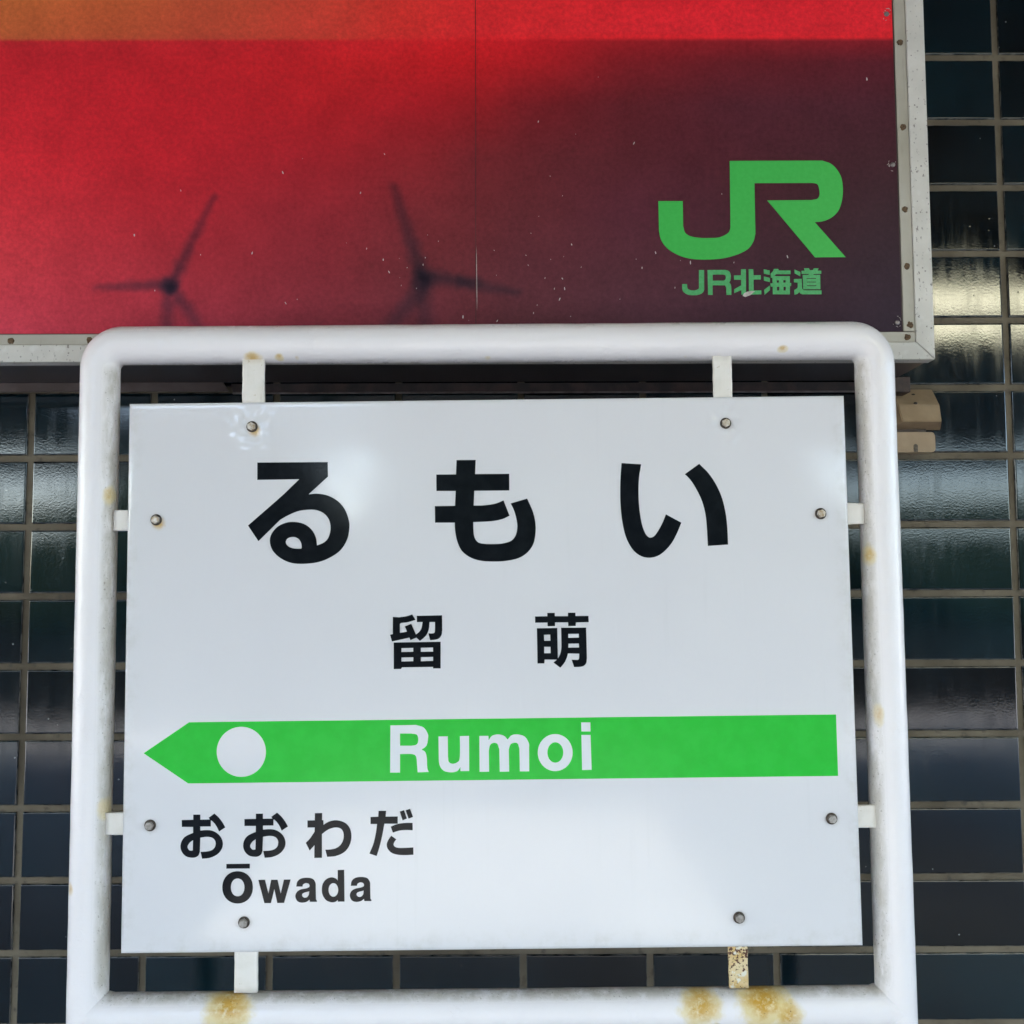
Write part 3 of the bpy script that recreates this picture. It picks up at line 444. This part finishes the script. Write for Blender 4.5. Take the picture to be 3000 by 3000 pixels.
# the printed colours, sampled on a coarse grid (x, z in metres from the panel's origin)
def pos(u, v):     # print layout units of the sheet -> metres
    return (-0.6979 + u * 0.00073035, 0.7953 + (75 - v) * 0.00079)
RC = {
 0:   [(0,(176,94,52)),(200,(174,84,50)),(400,(172,72,50)),(600,(184,62,50)),(760,(192,48,46)),(900,(196,40,46)),(1300,(200,36,46)),(1700,(196,36,46))],
 60:  [(0,(174,88,52)),(200,(172,78,50)),(400,(172,68,50)),(600,(182,58,50)),(760,(192,46,46)),(900,(198,40,48)),(1300,(198,38,48)),(1700,(196,36,46))],
 73:  [(0,(172,84,52)),(200,(170,74,50)),(400,(170,64,50)),(600,(180,58,48)),(760,(192,44,46)),(900,(198,38,46)),(1300,(200,36,44)),(1700,(196,36,44))],
 79:  [(0,(172,36,44)),(400,(176,34,42)),(700,(186,34,42)),(860,(192,32,40)),(1000,(176,28,38)),(1200,(140,28,36)),(1400,(122,28,36)),(1700,(118,28,38))],
 120: [(0,(174,34,44)),(400,(174,32,40)),(700,(178,32,38)),(860,(178,28,36)),(1000,(160,28,36)),(1200,(114,28,36)),(1400,(92,28,36)),(1700,(78,28,38))],
 200: [(0,(182,36,46)),(300,(176,32,42)),(600,(164,30,38)),(800,(152,28,38)),(900,(134,28,36)),(1000,(108,28,36)),(1200,(84,30,38)),(1400,(74,32,42)),(1700,(64,30,40))],
 300: [(0,(184,38,48)),(300,(170,32,42)),(600,(148,32,42)),(800,(124,34,42)),(900,(102,34,42)),(1100,(84,34,42)),(1300,(72,31,40)),(1700,(56,30,38))],
 400: [(0,(186,46,56)),(300,(160,36,46)),(600,(130,36,46)),(800,(106,38,46)),(1000,(88,38,46)),(1200,(76,36,48)),(1500,(58,32,40)),(1700,(50,32,40))],
 500: [(0,(180,52,62)),(200,(162,45,56)),(400,(140,40,50)),(600,(118,38,48)),(800,(96,40,48)),(1000,(82,40,50)),(1200,(74,40,50)),(1500,(54,34,43)),(1700,(46,33,43))],
 620: [(0,(170,54,70)),(200,(152,47,60)),(400,(136,46,60)),(600,(114,44,56)),(800,(96,44,56)),(1000,(80,44,54)),(1200,(72,44,56)),(1500,(50,34,46)),(1700,(42,32,45))],
}
def row_col(r, u):
    L = RC[r]; u = max(L[0][0], min(L[-1][0], u))
    for (a, ca), (b, cb) in zip(L, L[1:]):
        if u <= b:
            t = (u - a) / (b - a); t = t * t * (3 - 2 * t) * 0.5 + t * 0.5
            return [p + (q - p) * t for p, q in zip(ca, cb)]
    return list(L[-1][1])
RK = sorted(RC)
def seg(u, v, ax, ay, bx, by):
    dx, dy = bx - ax, by - ay; t = max(0, min(1, ((u - ax) * dx + (v - ay) * dy) / (dx * dx + dy * dy)))
    return math.hypot(u - ax - dx * t, v - ay - dy * t), t
BLADES = [(325,540,405,372,13,6,1),(325,535,185,542,12,6,.95),(322,540,322,640,12,12,.9),(335,548,388,625,11,11,.9),(325,537,325,536,14,14,.9),
          (797,525,742,352,16,8,1),(797,520,975,553,14,8,1),(797,540,735,620,14,15,.9),(800,530,803,640,14,15,.8),(797,524,797,523,16,16,.8),(872,532,897,535,10,10,.9)]
def sheet_col(u, v):
    v2 = v + noise.noise(Vector((u * .05, 1, 0))) * 1.2 + (0.6 - u * 0.001)
    vv = max(RK[0], min(RK[-1], v2))
    for a, b in zip(RK, RK[1:]):
        if vv <= b:
            t = (vv - a) / (b - a); ca, cb = row_col(a, u), row_col(b, u)
            c = [p + (q - p) * t for p, q in zip(ca, cb)]; break
    for (ax, ay, bx, by, w0, w1, k) in BLADES:
        d, t = seg(u, v, ax, ay, bx, by); wd = w0 + (w1 - w0) * t
        d += noise.noise(Vector((u * .06, v * .06, 5))) * 4.5
        m = max(0, min(1, (wd * 1.85 - d) / (wd * 1.9))); m = k * (1 - t * 0.4) * m * m * (3 - 2 * m)
        tgt = (c[0] * .50 + 10, c[1] * .82, c[2] * .88)
        c = [p + (q - p) * m for p, q in zip(c, tgt)]
    n = noise.noise(Vector((u * .012, v * .014, 9))) * 5
    w_ = max(0, 1 - abs(u - 900) / 500); c = [c[0] * 1.02, c[1] + 0.0, c[2] * (1 - 0.06 * w_)]
    return [max(0, q + n * q / 120) for q in c]
NU, NV = 620, 240
x_lo, x_hi, z_lo, z_hi = -1.50, 0.5402, 0.3462, 1.10
verts, faces, cols = [], [], []
us = [x_lo + (x_hi - x_lo) * i / NU for i in range(NU + 1)]
zs = [z_lo + (0.86 - z_lo) * j / NV for j in range(NV + 1)] + [z_hi]
for zz in zs:
    for xx in us:
        verts.append((xx, 0.0, zz))
        u = (xx + 0.7058) / 0.0007363; dz = 0.8215 - zz; v = dz / 0.0007730 * (1 + dz * 0.045)
        r, g_, b = s2l(*sheet_col(u, v)); cols.extend((r * PK, g_ * PK, b * PK * 0.97, 1))
nU = len(us)
for j in range(len(zs) - 1):
    for i in range(NU): a = j * nU + i; faces.append((a, a + 1, a + nU + 1, a + nU))
me = bpy.data.meshes.new('poster_sheet'); me.from_pydata(verts, [], faces)
ca = me.color_attributes.new('print', 'FLOAT_COLOR', 'POINT'); ca.data.foreach_set('color', cols)
sheet = link('poster_sheet', me, m_poster(), panel, 'red to dark maroon sunset print with blurred wind turbines')
bm = bmesh.new(); box(bm, x_lo, x_hi + 0.002, 0.0012, 0.006, z_lo - 0.002, z_hi); from_bm('backing_board', bm, m_plain('board_edge', (0.05, 0.03, 0.03), (0.07, 0.04, 0.04)), panel)
ALU, TRIM, EMB = m_alu(), m_trim(), m_emblem()
XO, ZO, XI, ZI = 0.5835, 0.3062, 0.5585, 0.3300
bm = bmesh.new(); prism(bm, [(XI, z_hi), (XI, ZI + 0.0004), (XO, ZO + 0.0009), (XO, z_hi)], -0.003, 0.020, 0.0008); from_bm('frame_rail', bm, ALU, panel, 'speckled white aluminium rail at the right side')
bm = bmesh.new(); prism(bm, [(x_lo, ZI), (XI - 0.0002, ZI), (XO - 0.0007, ZO), (x_lo, ZO)], -0.003, 0.020, 0.0008); from_bm('frame_rail', bm, ALU, panel, 'speckled white aluminium rail along the bottom')
bm = bmesh.new(); box(bm, x_hi + 0.0022, XI - 0.0006, -0.0012, 0.006, z_lo - 0.0004, z_hi, 0.0006, 1); from_bm('trim_strip', bm, TRIM, panel)
bm = bmesh.new(); box(bm, x_lo, XI - 0.0008, -0.0012, 0.006, ZI + 0.0004, z_lo - 0.0014, 0.0006, 1); from_bm('trim_strip', bm, TRIM, panel)
bm = bmesh.new(); box(bm, x_lo, 0.5815, 0.0062, 0.150, ZO + 0.0012, z_hi, 0.001, 1)
from_bm('back_box', bm, m_plain('brown_grey_gloss', (0.045, 0.038, 0.040), (0.062, 0.050, 0.050), 6, 0.28, 0.35), panel)
ANG = m_plain('brown_angle_paint', (0.085, 0.062, 0.056), (0.13, 0.10, 0.092), 18, 0.5, bump=0.3)
bm = bmesh.new(); prism(bm, [(x_lo, 0.3072), (-0.432, 0.3072), (-0.424, 0.2935), (x_lo, 0.2925)], 0.144, 0.1485, 0.0006); from_bm('mounting_angle', bm, ANG, panel, 'dark painted flange under the left part of the box')
bm = bmesh.new(); prism(bm, [(-0.423, 0.3070), (0.548, 0.3070), (0.548, 0.2935), (-0.420, 0.2942)], 0.156, 0.1590, 0.0004); from_bm('mounting_angle', bm, m_plain('worn_angle_paint', (0.035, 0.028, 0.029), (0.075, 0.05, 0.045), 40, 0.45, bump=0.4), panel, 'worn grey flange under the right part of the box')
bm = bmesh.new(); box(bm, -0.4205, 0.5475, 0.1545, 0.1595, 0.2912, 0.2932, 0.0004, 1); from_bm('flange_lip', bm, m_plain('chipped_lip_paint', (0.26, 0.22, 0.22), (0.12, 0.08, 0.075), 45, 0.5, bump=0.4), panel)
bm = bmesh.new(); box(bm, 0.549, 0.5965, 0.118, 0.1585, 0.2835, 0.3070, 0.001, 1); from_bm('wooden_batten', bm, m_plain('old_brown_wood', (0.022, 0.013, 0.011), (0.055, 0.030, 0.024), 60, 0.6, bump=0.5), panel)
# screws: bright ones in the sheet, rusty ones in the trim
def screw(x, z, r, mat, y, h, par=panel, name='screw', label=None, ragged=0.0):
    bm = bmesh.new(); n = 14
    prof = [(1.0, 0), (0.95, 0.55), (0.72, 0.9), (0.35, 1.0)]
    rr2 = [r * (1 + ragged * noise.noise(Vector((math.cos(6.283 * k / n) * 1.6, math.sin(6.283 * k / n) * 1.6, x * 90 + z * 170)))) for k in range(n)]
    rg = [[bm.verts.new((x + math.cos(2 * math.pi * k / n) * rr2[k] * a, y - h * b, z + math.sin(2 * math.pi * k / n) * rr2[k] * a)) for k in range(n)] for a, b in prof]
    for p, q in zip(rg, rg[1:]):
        for k in range(n): bm.faces.new((p[k], p[(k + 1) % n], q[(k + 1) % n], q[k]))
    c = bm.verts.new((x, y - h * 0.55, z))
    for k in range(n): bm.faces.new((rg[-1][k], rg[-1][(k + 1) % n], c))
    return from_bm(name, bm, mat, par, label, True)
STEEL = m_plain('screw_steel', (0.30, 0.27, 0.27), (0.18, 0.15, 0.15), 300, 0.5, metal=0.7)
RUST = m_plain('rusted_screw', (0.17, 0.105, 0.05), (0.06, 0.034, 0.02), 500, 0.8, bump=0.8)
for x, z in ((0.5323, 0.7986), (0.5345, 0.5811), (0.5341, 0.3580)): screw(x, z, 0.0036, STEEL, 0.0, 0.0018)
for x, z in ((0.5497, 0.7568), (0.5503, 0.6342), (0.5494, 0.5173), (0.5497, 0.4367), (0.5512, 0.3548), (0.5473, 0.3378), (-0.6825, 0.3359), (-0.5743, 0.3366), (-0.46, 0.3370), (0.5490, 0.88)):
    screw(x, z, 0.0045, RUST, -0.0012, 0.0012, ragged=0.4)
# dark seam line between the two sheets, split open and scratched white lower down
bm = bmesh.new(); box(bm, -0.0458, -0.0449, -0.00025, 0.0004, 0.3462, z_hi); from_bm('sheet_seam', bm, m_plain('dark_seam', (0.035, 0.008, 0.010), (0.10, 0.02, 0.02), 12, 0.6), sheet)
bm = bmesh.new(); prism(bm, [(-0.0444, 0.468), (-0.0438, 0.440), (-0.0434, 0.392), (-0.0437, 0.376), (-0.0442, 0.40), (-0.0446, 0.44)], -0.0006, 0.0003); from_bm('torn_seam_edge', bm, m_plain('bare_paper', (0.55, 0.5, 0.47), (0.4, 0.35, 0.33), 200), sheet)
# chips where the print has flaked to white
bm = bmesh.new(); rr = random.Random(2)
for (x, z) in CHIPS:
    x /= 1000; z /= 1000; r = rr.choice((0.0004, 0.0006, 0.0008, 0.0012)); a0 = rr.uniform(1.0, 2.2); el = rr.uniform(1.3, 2.3)
    pts = []
    for k in range(7):
        a = 2 * math.pi * k / 7; px_, pz_ = math.cos(a) * r * el * rr.uniform(.7, 1.1), math.sin(a) * r * 0.7 * rr.uniform(.7, 1.1)
        pts.append((x + px_ * math.cos(a0) - pz_ * math.sin(a0), z + px_ * math.sin(a0) + pz_ * math.cos(a0)))
    prism(bm, pts, -0.0005, 0.0003)
# torn sheet round its edge screws
for (sx_, sz_) in ((0.5323, 0.7986), (0.5345, 0.5811), (0.5341, 0.3580)):
    for _ in range(9):
        a_ = rr.uniform(0, 6.28); d_ = rr.uniform(0.0042, 0.0078); cx_, cz_ = sx_ + d_ * math.cos(a_), sz_ + d_ * math.sin(a_) * 1.2; L_ = rr.uniform(0.0007, 0.0019); t_ = a_ + rr.uniform(0.7, 2.2)
        if cx_ > 0.5395: continue
        prism(bm, [(cx_ - L_ * math.cos(t_), cz_ - L_ * math.sin(t_)), (cx_ + 0.0004 * math.sin(t_), cz_ - 0.0004 * math.cos(t_)), (cx_ + L_ * math.cos(t_), cz_ + L_ * math.sin(t_)), (cx_ - 0.0003 * math.sin(t_), cz_ + 0.0003 * math.cos(t_))], -0.0006, 0.0003)
# the larger gull-dropping sized chip on the small lettering
prism(bm, [(x_ / 1000, z_ / 1000) for x_, z_ in ((322, 396.0), (326, 394.6), (333, 397.2), (339, 402.4), (334, 402.8), (328, 401.6), (324, 399.5))], -0.0009, 0.0003)
ch = from_bm('flaked_chips', bm, m_plain('bare_white_backing', (0.42, 0.36, 0.35), (0.60, 0.55, 0.53), 100), sheet); ch['kind'] = 'stuff'
# emblem and company lettering
glyph('railway_emblem', 'emblem', EMB, sheet, -0.0004, 0.0003, 'large green JR railway emblem')
EMB2 = m_plain('green_film_small', (0.075, 0.38, 0.13), (0.10, 0.44, 0.17), 300, 0.4, 0.3)
for k, nme, lb in (('small_j', 'letter', 'small green letter J'), ('small_r', 'letter', 'small green letter R'), ('kanji_north', 'kanji_character', 'small green kanji for north'),
                   ('kanji_sea', 'kanji_character', 'small green kanji for sea'), ('kanji_road', 'kanji_character', 'small green kanji for road')):
    glyph(k, nme, EMB2, sheet, -0.0004, 0.0003, lb)

# ------------------------------------------------------------------ station name sign
O = Vector((-0.025987, 1.277458, EYE - 0.104031))
R3 = Matrix.Rotation(rad(-0.237215), 3, 'Z') @ Matrix.Rotation(rad(-0.431887), 3, 'Y')
base = O - R3 @ Vector((0, 0, ZC))
sign = empty('station_name_sign', base, 'white station name board with black kana in a white pipe frame', 'station sign')
sign.rotation_mode = 'QUATERNION'; sign.rotation_quaternion = R3.to_quaternion()
FR, TAB, RTAB, BLK = m_frame(), m_tab(), m_rusty(), m_black()
RP = 0.0243; PY = 0.015
tl, tr = Vector((-0.4935, PY, ZC + 0.4150)), Vector((0.4955, PY, ZC + 0.4105))
bl, br = Vector((-0.4955, PY, ZC - 0.4135)), Vector((0.4935, PY, ZC - 0.4145))
path = []
def leg_pts(a, b, n): return [a.lerp(b, k / n) for k in range(n)]
RB = 0.030
foot_l = Vector((-0.4990, PY, 0.0)); foot_r = Vector((0.4905, PY, 0.0))
d1 = (tl - bl).normalized(); d2 = (tr - tl).normalized(); d3 = (br - tr).normalized()
path += leg_pts(foot_l, bl, 30) + leg_pts(bl, tl - d1 * RB, 110)
def arc(c, da, db, n=12):
    p0 = c - da * RB; p1 = c + db * RB; ctr = p0 + db * RB
    return [ctr - db * RB * math.cos(a) + da * RB * math.sin(a) for a in [math.pi / 2 * k / n for k in range(n)]]
path += arc(tl, d1, d2) + leg_pts(tl + d2 * RB, tr - d2 * RB, 130) + arc(tr, d2, d3) + leg_pts(tr + d3 * RB, br, 110) + leg_pts(br, foot_r, 30) + [foot_r]
bm = bmesh.new(); sweep(bm, path, RP, 40); from_bm('pipe_frame', bm, FR, sign, None, True)
bm = bmesh.new(); sweep(bm, [bl.lerp(br, k / 120) for k in range(121)], RP - 0.0004, 40); from_bm('crossbar', bm, FR, sign, 'lower crossbar stained with rust near both tabs', True)
# weld fillets where the crossbar meets the uprights
for c, sx in ((bl, 1), (br, -1)):
    bm = bmesh.new(); n = 28
    rings = []
    for (rr_, dx) in ((RP + 0.0001, 0.007), (RP + 0.0007, 0.004), (RP + 0.0012, 0.001), (RP + 0.0003, -0.002)):
        ring = []
        for k in range(n):
            a = 2 * math.pi * k / n; q = c + Vector((sx * (dx + RP * abs(math.sin(a))), math.cos(a) * rr_, math.sin(a) * rr_))
            q += Vector((0, 0, noise.noise(q * 140) * 0.0007)); ring.append(bm.verts.new(q))
        rings.append(ring)
    for a, b in zip(rings, rings[1:]):
        for k in range(n): bm.faces.new((a[k], a[(k + 1) % n], b[(k + 1) % n], b[k]))
    from_bm('weld', bm, FR, sign, None, True)
# board: a thin enamelled sheet, very slightly wavy, puckered at the two upper bolts
BW, BH, TH = 0.9, 0.67378, 0.0022
def board_y(x, z):
    y = 0.00012 * noise.noise(Vector((x * 3, z * 3.5, 1)))
    for (bx, bz) in BOLTS[:2]:
        dx, dz = x - bx / 1000, z - bz / 1000; r = math.hypot(dx, dz)
        if r < 0.05:
            y += 0.0011 * math.exp(-(r / 0.012) ** 2) + 0.0022 * noise.noise(Vector((dx * 130, dz * 110, 3))) * math.exp(-((r - 0.013) / 0.013) ** 2)
    return y
bm = bmesh.new(); NX, NZ = 260, 196; g = []
for i in range(NX + 1):
    col = []
    for j in range(NZ + 1):
        x, z = -BW / 2 + BW * i / NX, -BH / 2 + BH * j / NZ
        col.append(bm.verts.new((x, board_y(x, z) if 0 < i < NX and 0 < j < NZ else 0.0002, z + ZC)))
    g.append(col)
for i in range(NX):
    for j in range(NZ): bm.faces.new((g[i][j], g[i + 1][j], g[i + 1][j + 1], g[i][j + 1]))
ring = [g[i][0] for i in range(NX + 1)] + [g[NX][j] for j in range(1, NZ + 1)] + [g[i][NZ] for i in range(NX - 1, -1, -1)] + [g[0][j] for j in range(NZ - 1, 0, -1)]
bk = [bm.verts.new((q.co.x, TH, q.co.z)) for q in ring]
for i in range(len(ring)): bm.faces.new((ring[i], bk[i], bk[(i + 1) % len(ring)], ring[(i + 1) % len(ring)]))
bm.faces.new(bk[::-1])
board = from_bm('name_board', bm, None, sign)
me = board.data
for p in me.polygons: p.use_smooth = len(p.vertices) == 4 and abs(p.normal.y) > 0.9
# material works in board coordinates (origin at its middle)
bm_mat = m_board()
for v in me.vertices: v.co.z -= ZC
board.location = (0, 0, ZC); me.materials.append(bm_mat)
GREEN = m_plain('green_vinyl', (0.014, 0.51, 0.032), (0.019, 0.55, 0.040), 40, 0.2, 0.3)
WHT = m_plain('white_film', (0.74, 0.76, 0.78), (0.76, 0.775, 0.79), 10, 0.2, 0.4)
bar = glyph('green_arrow_bar', 'arrow_bar', GREEN, board, -0.00035, 0.0001, 'green direction band with pointed left end and round hole')
for k, lb in (('kana_ru', 'large black hiragana ru'), ('kana_mo', 'large black hiragana mo'), ('kana_i', 'large black hiragana i'),
              ('kana_o_first', 'small black hiragana o, leftmost'), ('kana_o_second', 'small black hiragana o, second from left'),
              ('kana_wa', 'small black hiragana wa'), ('kana_da', 'small black hiragana da')):
    glyph(k, 'kana_character', BLK, board, -0.00035, 0.0001, lb)
for k, lb in (('kanji_ru', 'black kanji ru on the left'), ('kanji_moe', 'black kanji moe on the right')): glyph(k, 'kanji_character', BLK, board, -0.00035, 0.0001, lb)
for k, lb in (('letter_r_upper', 'white letter R'), ('letter_u', 'white letter u'), ('letter_m', 'white letter m'), ('letter_o', 'white letter o'), ('letter_i', 'white letter i')):
    glyph(k, 'letter', WHT, board, -0.00062, 0.0001, lb)
for k, lb in (('letter_o_macron', 'black letter O with a bar above'), ('letter_w', 'black letter w'), ('letter_a_first', 'first black letter a'), ('letter_d', 'black letter d'), ('letter_a_second', 'last black letter a')):
    glyph(k, 'letter', BLK, board, -0.00035, 0.0001, lb)
# tabs welded to the pipe, running behind the board to the bolts
for nme, x0, z0, x1, z1 in TABS:
    x0, x1, z0, z1 = min(x0, x1) / 1000, max(x0, x1) / 1000, min(z0, z1) / 1000, max(z0, z1) / 1000
    bm = bmesh.new(); box(bm, x0, x1, TH + 0.0012, TH + 0.0062, z0, z1)
    bmesh.ops.subdivide_edges(bm, edges=bm.edges, cuts=9, use_grid_fill=True)
    for v in bm.verts: 
        q = v.co * 90; v.co += Vector((noise.noise(q), 0.6 * noise.noise(q + Vector((5, 5, 5))), noise.noise(q + Vector((9, 1, 1))))) * 0.0007
        v.co.z += ZC
    from_bm('mounting_tab', bm, RTAB if nme == 'BR' else TAB, sign, 'rust-blistered tab below the board' if nme == 'BR' else None, True)
STL = m_plain('bolt_steel', (0.42, 0.39, 0.36), (0.26, 0.235, 0.21), 220, 0.42, bump=0.3, metal=0.5)
STL_R = m_plain('rusting_bolt_steel', (0.66, 0.62, 0.56), (0.36, 0.25, 0.14), 200, 0.4, bump=0.3, metal=0.4)
WSH = m_plain('dark_washer', (0.035, 0.026, 0.02), (0.085, 0.06, 0.042), 260, 0.5, metal=0.3)
for k, (bx, bz) in enumerate(BOLTS):
    rb = random.Random(k + 10); x, z = bx / 1000, ZC + bz / 1000
    dent = 0.0009 if k < 2 else 0.0
    bm = bmesh.new(); n = 24
    rg = [[bm.verts.new((x + math.cos(2 * math.pi * q / n) * r, y, z + math.sin(2 * math.pi * q / n) * r)) for q in range(n)] for r, y in ((0.0071, 0.0006 + dent), (0.0071, -0.0008 + dent), (0.0066, -0.0014 + dent), (0.004, -0.0015 + dent))]
    for a, b in zip(rg, rg[1:]):
        for q in range(n): bm.faces.new((a[q], a[(q + 1) % n], b[(q + 1) % n], b[q]))
    bolt_bm = bmesh.new(); a0 = rb.uniform(0, 1); rgs = []
    for r, y in ((0.0052, -0.0015), (0.0052, -0.0056), (0.0047, -0.0060), (0.0028, -0.0061)):
        rgs.append([bolt_bm.verts.new((x + math.cos(a0 + math.pi / 3 * q) * r, y + dent, z + math.sin(a0 + math.pi / 3 * q) * r)) for q in range(6)])
    for a, b in zip(rgs, rgs[1:]):
        for q in range(6): bolt_bm.faces.new((a[q], a[(q + 1) % 6], b[(q + 1) % 6], b[q]))
    bolt_bm.faces.new(rgs[-1])
    bo = from_bm('bolt', bolt_bm, STL_R if k in (0, 1, 2, 3) else STL, sign)
    from_bm('washer', bm, WSH, bo, None, True)

# ------------------------------------------------------------------ beige outlet cover beside the right upright
cov = empty('outlet_cover', (0.613, WY, EYE + 0.245), 'beige plastic hooded outlet cover on the tiles beside the right pipe upright', 'outlet cover')
BG = m_plain('beige_plastic', (0.32, 0.225, 0.135), (0.38, 0.275, 0.17), 30, 0.5, bump=0.15)
def cv(x, y, z): return (x - 0.613, y - WY, z - 0.245)
bm = bmesh.new()
secs = [((0.5800, 0.6456), (0.5800, 0.6456), 1.5440, 0.2956), ((0.5740, 0.6530), (0.5815, 0.6437), 1.515, 0.2666), ((0.5700, 0.6580), (0.5841, 0.6419), 1.505, 0.2398)]
vv = []
for (bx0, bx1), (fx0, fx1), fy, z in secs:
    vv.append([bm.verts.new(cv(bx0, 1.548, z - (0.0068 if z < 0.25 else 0))), bm.verts.new(cv(bx1, 1.548, z - (0.0068 if z < 0.25 else 0))), bm.verts.new(cv(fx1, fy, z)), bm.verts.new(cv(fx0, fy, z))])
for a, b in zip(vv, vv[1:]):
    for q in range(4): bm.faces.new((a[q], a[(q + 1) % 4], b[(q + 1) % 4], b[q]))
bm.faces.new(vv[-1][::-1]); bm.faces.new(vv[0])
bmesh.ops.bevel(bm, geom=[e for e in bm.edges], offset=0.0012, segments=2, affect='EDGES')
from_bm('hood', bm, BG, cov, 'beige hood with sloping top')
bx0, bx1, bz0, bz1, br_ = 0.572 - 0.613, 0.6423 - 0.613, 0.1973 - 0.245, 0.2280 - 0.245, 0.0050
pts = [(cx_ + br_ * math.cos(math.radians(a_)), cz_ + br_ * math.sin(math.radians(a_))) for cx_, cz_, s_ in ((bx1 - br_, bz0 + br_, -90), (bx1 - br_, bz1 - br_, 0), (bx0 + br_, bz1 - br_, 90), (bx0 + br_, bz0 + br_, 180)) for a_ in range(s_, s_ + 91, 15)]
bm = bmesh.new(); prism(bm, pts, 1.531 - WY, 1.548 - WY, 0.0012)
from_bm('base_plate', bm, BG, cov)
bm = bmesh.new(); box(bm, 0.5790 - 0.613, 0.6330 - 0.613, 1.541 - WY, 1.5478 - WY, 0.2240 - 0.245, 0.2860 - 0.245, 0.001); from_bm('socket_recess', bm, m_plain('shaded_socket_brown', (0.07, 0.048, 0.034), (0.10, 0.07, 0.05), 20), cov)  # socket backing coloured dark brown to stand for the shade under the hood
HOLE = m_plain('screw_hole_dark', (0.02, 0.012, 0.008), (0.04, 0.025, 0.015))
pts = [(math.cos(a) * 0.0033, math.sin(a) * 0.0033 + 0.004) for a in [math.pi * k / 8 for k in range(9)]] + [(-0.0033, -0.005), (0.0033, -0.005)]
bm = bmesh.new(); prism(bm, [(x + 0.6126 - 0.613, z + 0.2028 - 0.245) for x, z in pts], 1.5306 - WY, 1.5325 - WY, 0.0004); from_bm('screw_slot', bm, m_plain('slot_brown', (0.05, 0.035, 0.022), (0.12, 0.09, 0.06), 400), cov)
for (x, y, z, r, h) in ((0.6127, 1.5344, 0.2848, 0.0032, 0.0012), (0.6087, 1.5170, 0.2690, 0.0030, 0.0010)):
    bm = bmesh.new(); bmesh.ops.create_uvsphere(bm, u_segments=12, v_segments=8, radius=1)
    for v in bm.verts: v.co = Vector(cv(x, y, z)) + Vector((v.co.x * r, v.co.y * 0.0014, v.co.z * r * 0.8))
    from_bm('screw', bm, HOLE, cov, None, True)
